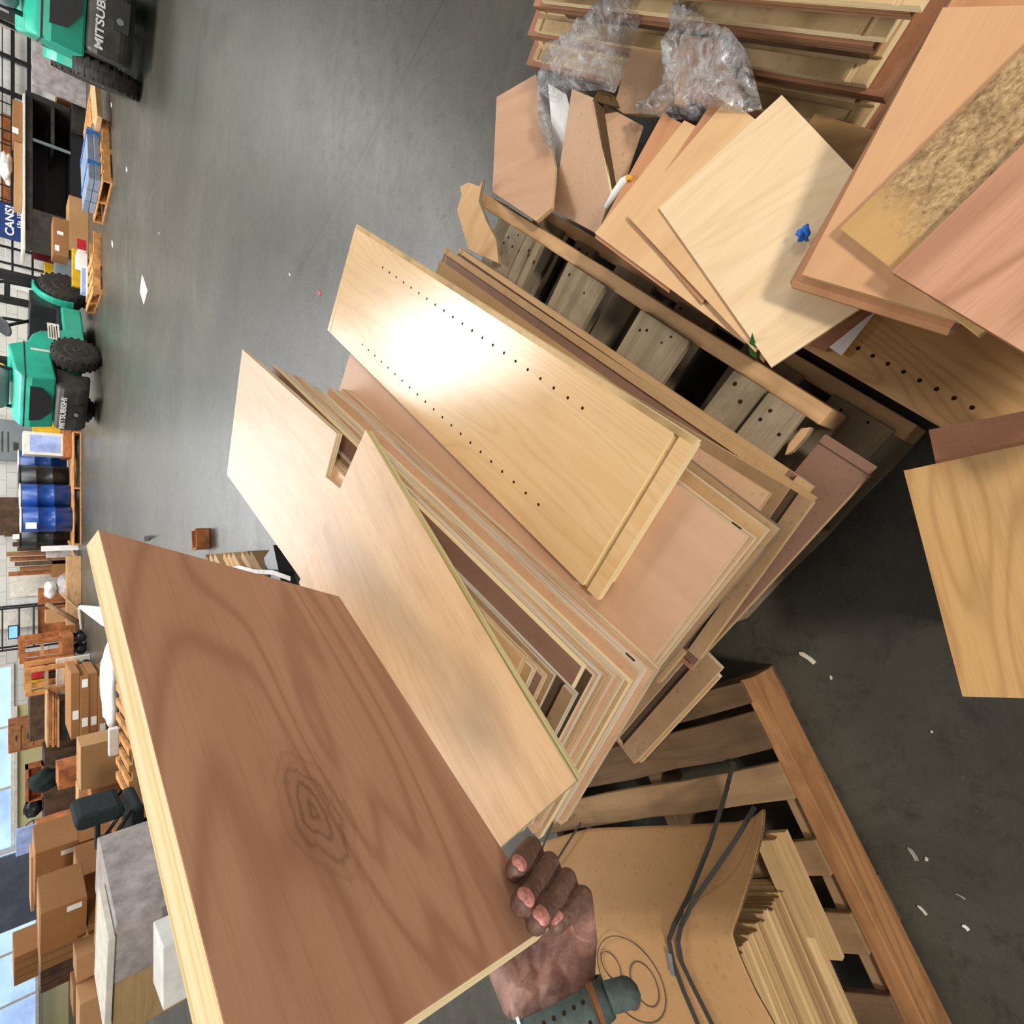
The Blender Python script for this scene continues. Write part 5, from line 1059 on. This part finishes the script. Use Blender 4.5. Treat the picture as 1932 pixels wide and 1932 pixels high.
base_ = t.ramp(n1.outputs[0], [(.3, (88, 64, 56)), (.7, (122, 92, 80))]).outputs[0]
palm_ = t.ramp(n1.outputs[0], [(.3, (172, 124, 112)), (.7, (200, 152, 138))]).outputs[0]
cc = t.mix(sp.outputs[0], base_, palm_); cc = t.mix(t.math('MULTIPLY', sp.outputs[1], .55), cc, (58, 50, 44))
t.fin(cc, .52, .4, n2.outputs[0], .25, 0, .0006); t.b.inputs['Subsurface Weight'].default_value = .06; t.b.inputs['Subsurface Radius'].default_value = (.01, .004, .002); t.b.inputs['Subsurface Scale'].default_value = .3
me2.materials.clear(); me2.materials.append(t.m)
ctr = Wc.copy()
for v in me2.vertices: v.co -= ctr
person = bpy.data.objects.new('person', me2); C.objects.link(person); person.location = ctr
tag(person, 'person holding the brown panel: dark skinned left hand and wrist with a grey watch strap', 'person')
# nails laid on the fingertip surface, facing the viewer
for nm, lo, hi, half in (('index', -.0060, .0070, 50), ('middle', -.0050, .0078, 54), ('ring', -.0070, .0072, 52), ('pinky', -.0060, .0058, 32)):
    a, b = FING[nm][2], FING[nm][3]; A, B, r0, r = hp(*a[:3]), hp(*b[:3]), a[3], b[3]
    tt = (B - A).normalized(); vw = (CAM - B); n = (vw - tt * vw.dot(tt)).normalized(); s = n.cross(tt)
    if nm == 'pinky': n = (n - s * .55).normalized() if s.dot(hp(900, 1700, .45) - B) < 0 else (n + s * .55).normalized(); s = n.cross(tt)
    rows = []
    for i in range(11):
        q = lo + (hi - lo) * i / 10; e = abs(2 * i / 10 - 1); hw = half * (1 - .45 * e ** 5) ; row = []
        rad = r if q < 0 else math.sqrt(max(0, r * r - q * q))
        if q < 0: rad = r + (r0 - r) * (-q / (B - A).length)
        for j in range(9):
            f = R(hw * (j / 4 - 1)); row.append(B - ctr + tt * q + (n * math.cos(f) + s * math.sin(f)) * (rad + .0001))
        rows.append(row)
    o = MB().sheet(rows, 0).obj('fingernail', 'nail', person); q = o.modifiers.new('t', 'SOLIDIFY'); q.thickness = .0010; q.offset = 0
# watch strap around the wrist
axw = (hp(1082, 1985, .427) - hp(1048, 1880, .447)).normalized(); wc0 = hp(1062, 1922, .4395)
sx = (hp(1120, 1886, .444) - hp(990, 1918, .444)); sx = (sx - axw * sx.dot(axw)).normalized(); sy = axw.cross(sx)
if sy.dot(CAM - wc0) < 0: sy = -sy
RA, RB = .0395, .0275
def ring(a0, a1, n, half, off=0., shift=0.):
    rows = [[], [], [], []]
    for k in range(n + 1):
        a = R(a0 + (a1 - a0) * k / n); c, s = math.cos(a), math.sin(a)
        for j, (h, o) in enumerate(((-half, off), (-half, off + .0022), (half, off + .0022), (half, off))): rows[j].append(wc0 - ctr + axw * (h + shift) + sx * (RA + o) * c + sy * (RB + o) * s)
    return rows + [rows[0]]
ws = MB().sheet(ring(0, 360, 64, .0140), 0).obj('watch_strap', 'strap', person)
hm = MB()
for row in (-.0066, .0066):
    for k in range(8):
        a = R(58 + 12 * k); p = wc0 - ctr + axw * row + sx * (RA + .0026) * math.cos(a) + sy * (RB + .0026) * math.sin(a)
        tg = (-sx * RA * math.sin(a) + sy * RB * math.cos(a)).normalized(); hm.disc(p, .0017, 0, 12, tg, axw)
hm.obj('hole_pattern', 'hole', ws)  # dark discs paint the shade inside the strap holes
MB().sheet(ring(40, 47, 4, .0155, .0022), 0).obj('keeper', 'bronze', ws)
MB().sheet(ring(134, 139, 4, .0165, .0020), 0).obj('buckle_bar', 'steel', ws)
tl = []
for k in range(9):
    f = k / 8; a = R(16 - 22 * f); p = wc0 - ctr + sx * ((RA + .003) * math.cos(a) + .024 * f) + sy * ((RB + .004) * math.sin(a) - .002 * f) + axw * (.000 + .006 * f); h = .0112 * (1 - .0 * f) * math.sqrt(max(.02, 1 - max(0, (f - .6) / .42) ** 2)); tl.append([p - axw * h, p + axw * h])
tq = MB().sheet(tl, 0).obj('strap_tail', 'strap', ws); q = tq.modifiers.new('t', 'SOLIDIFY'); q.thickness = .002; q.offset = 0
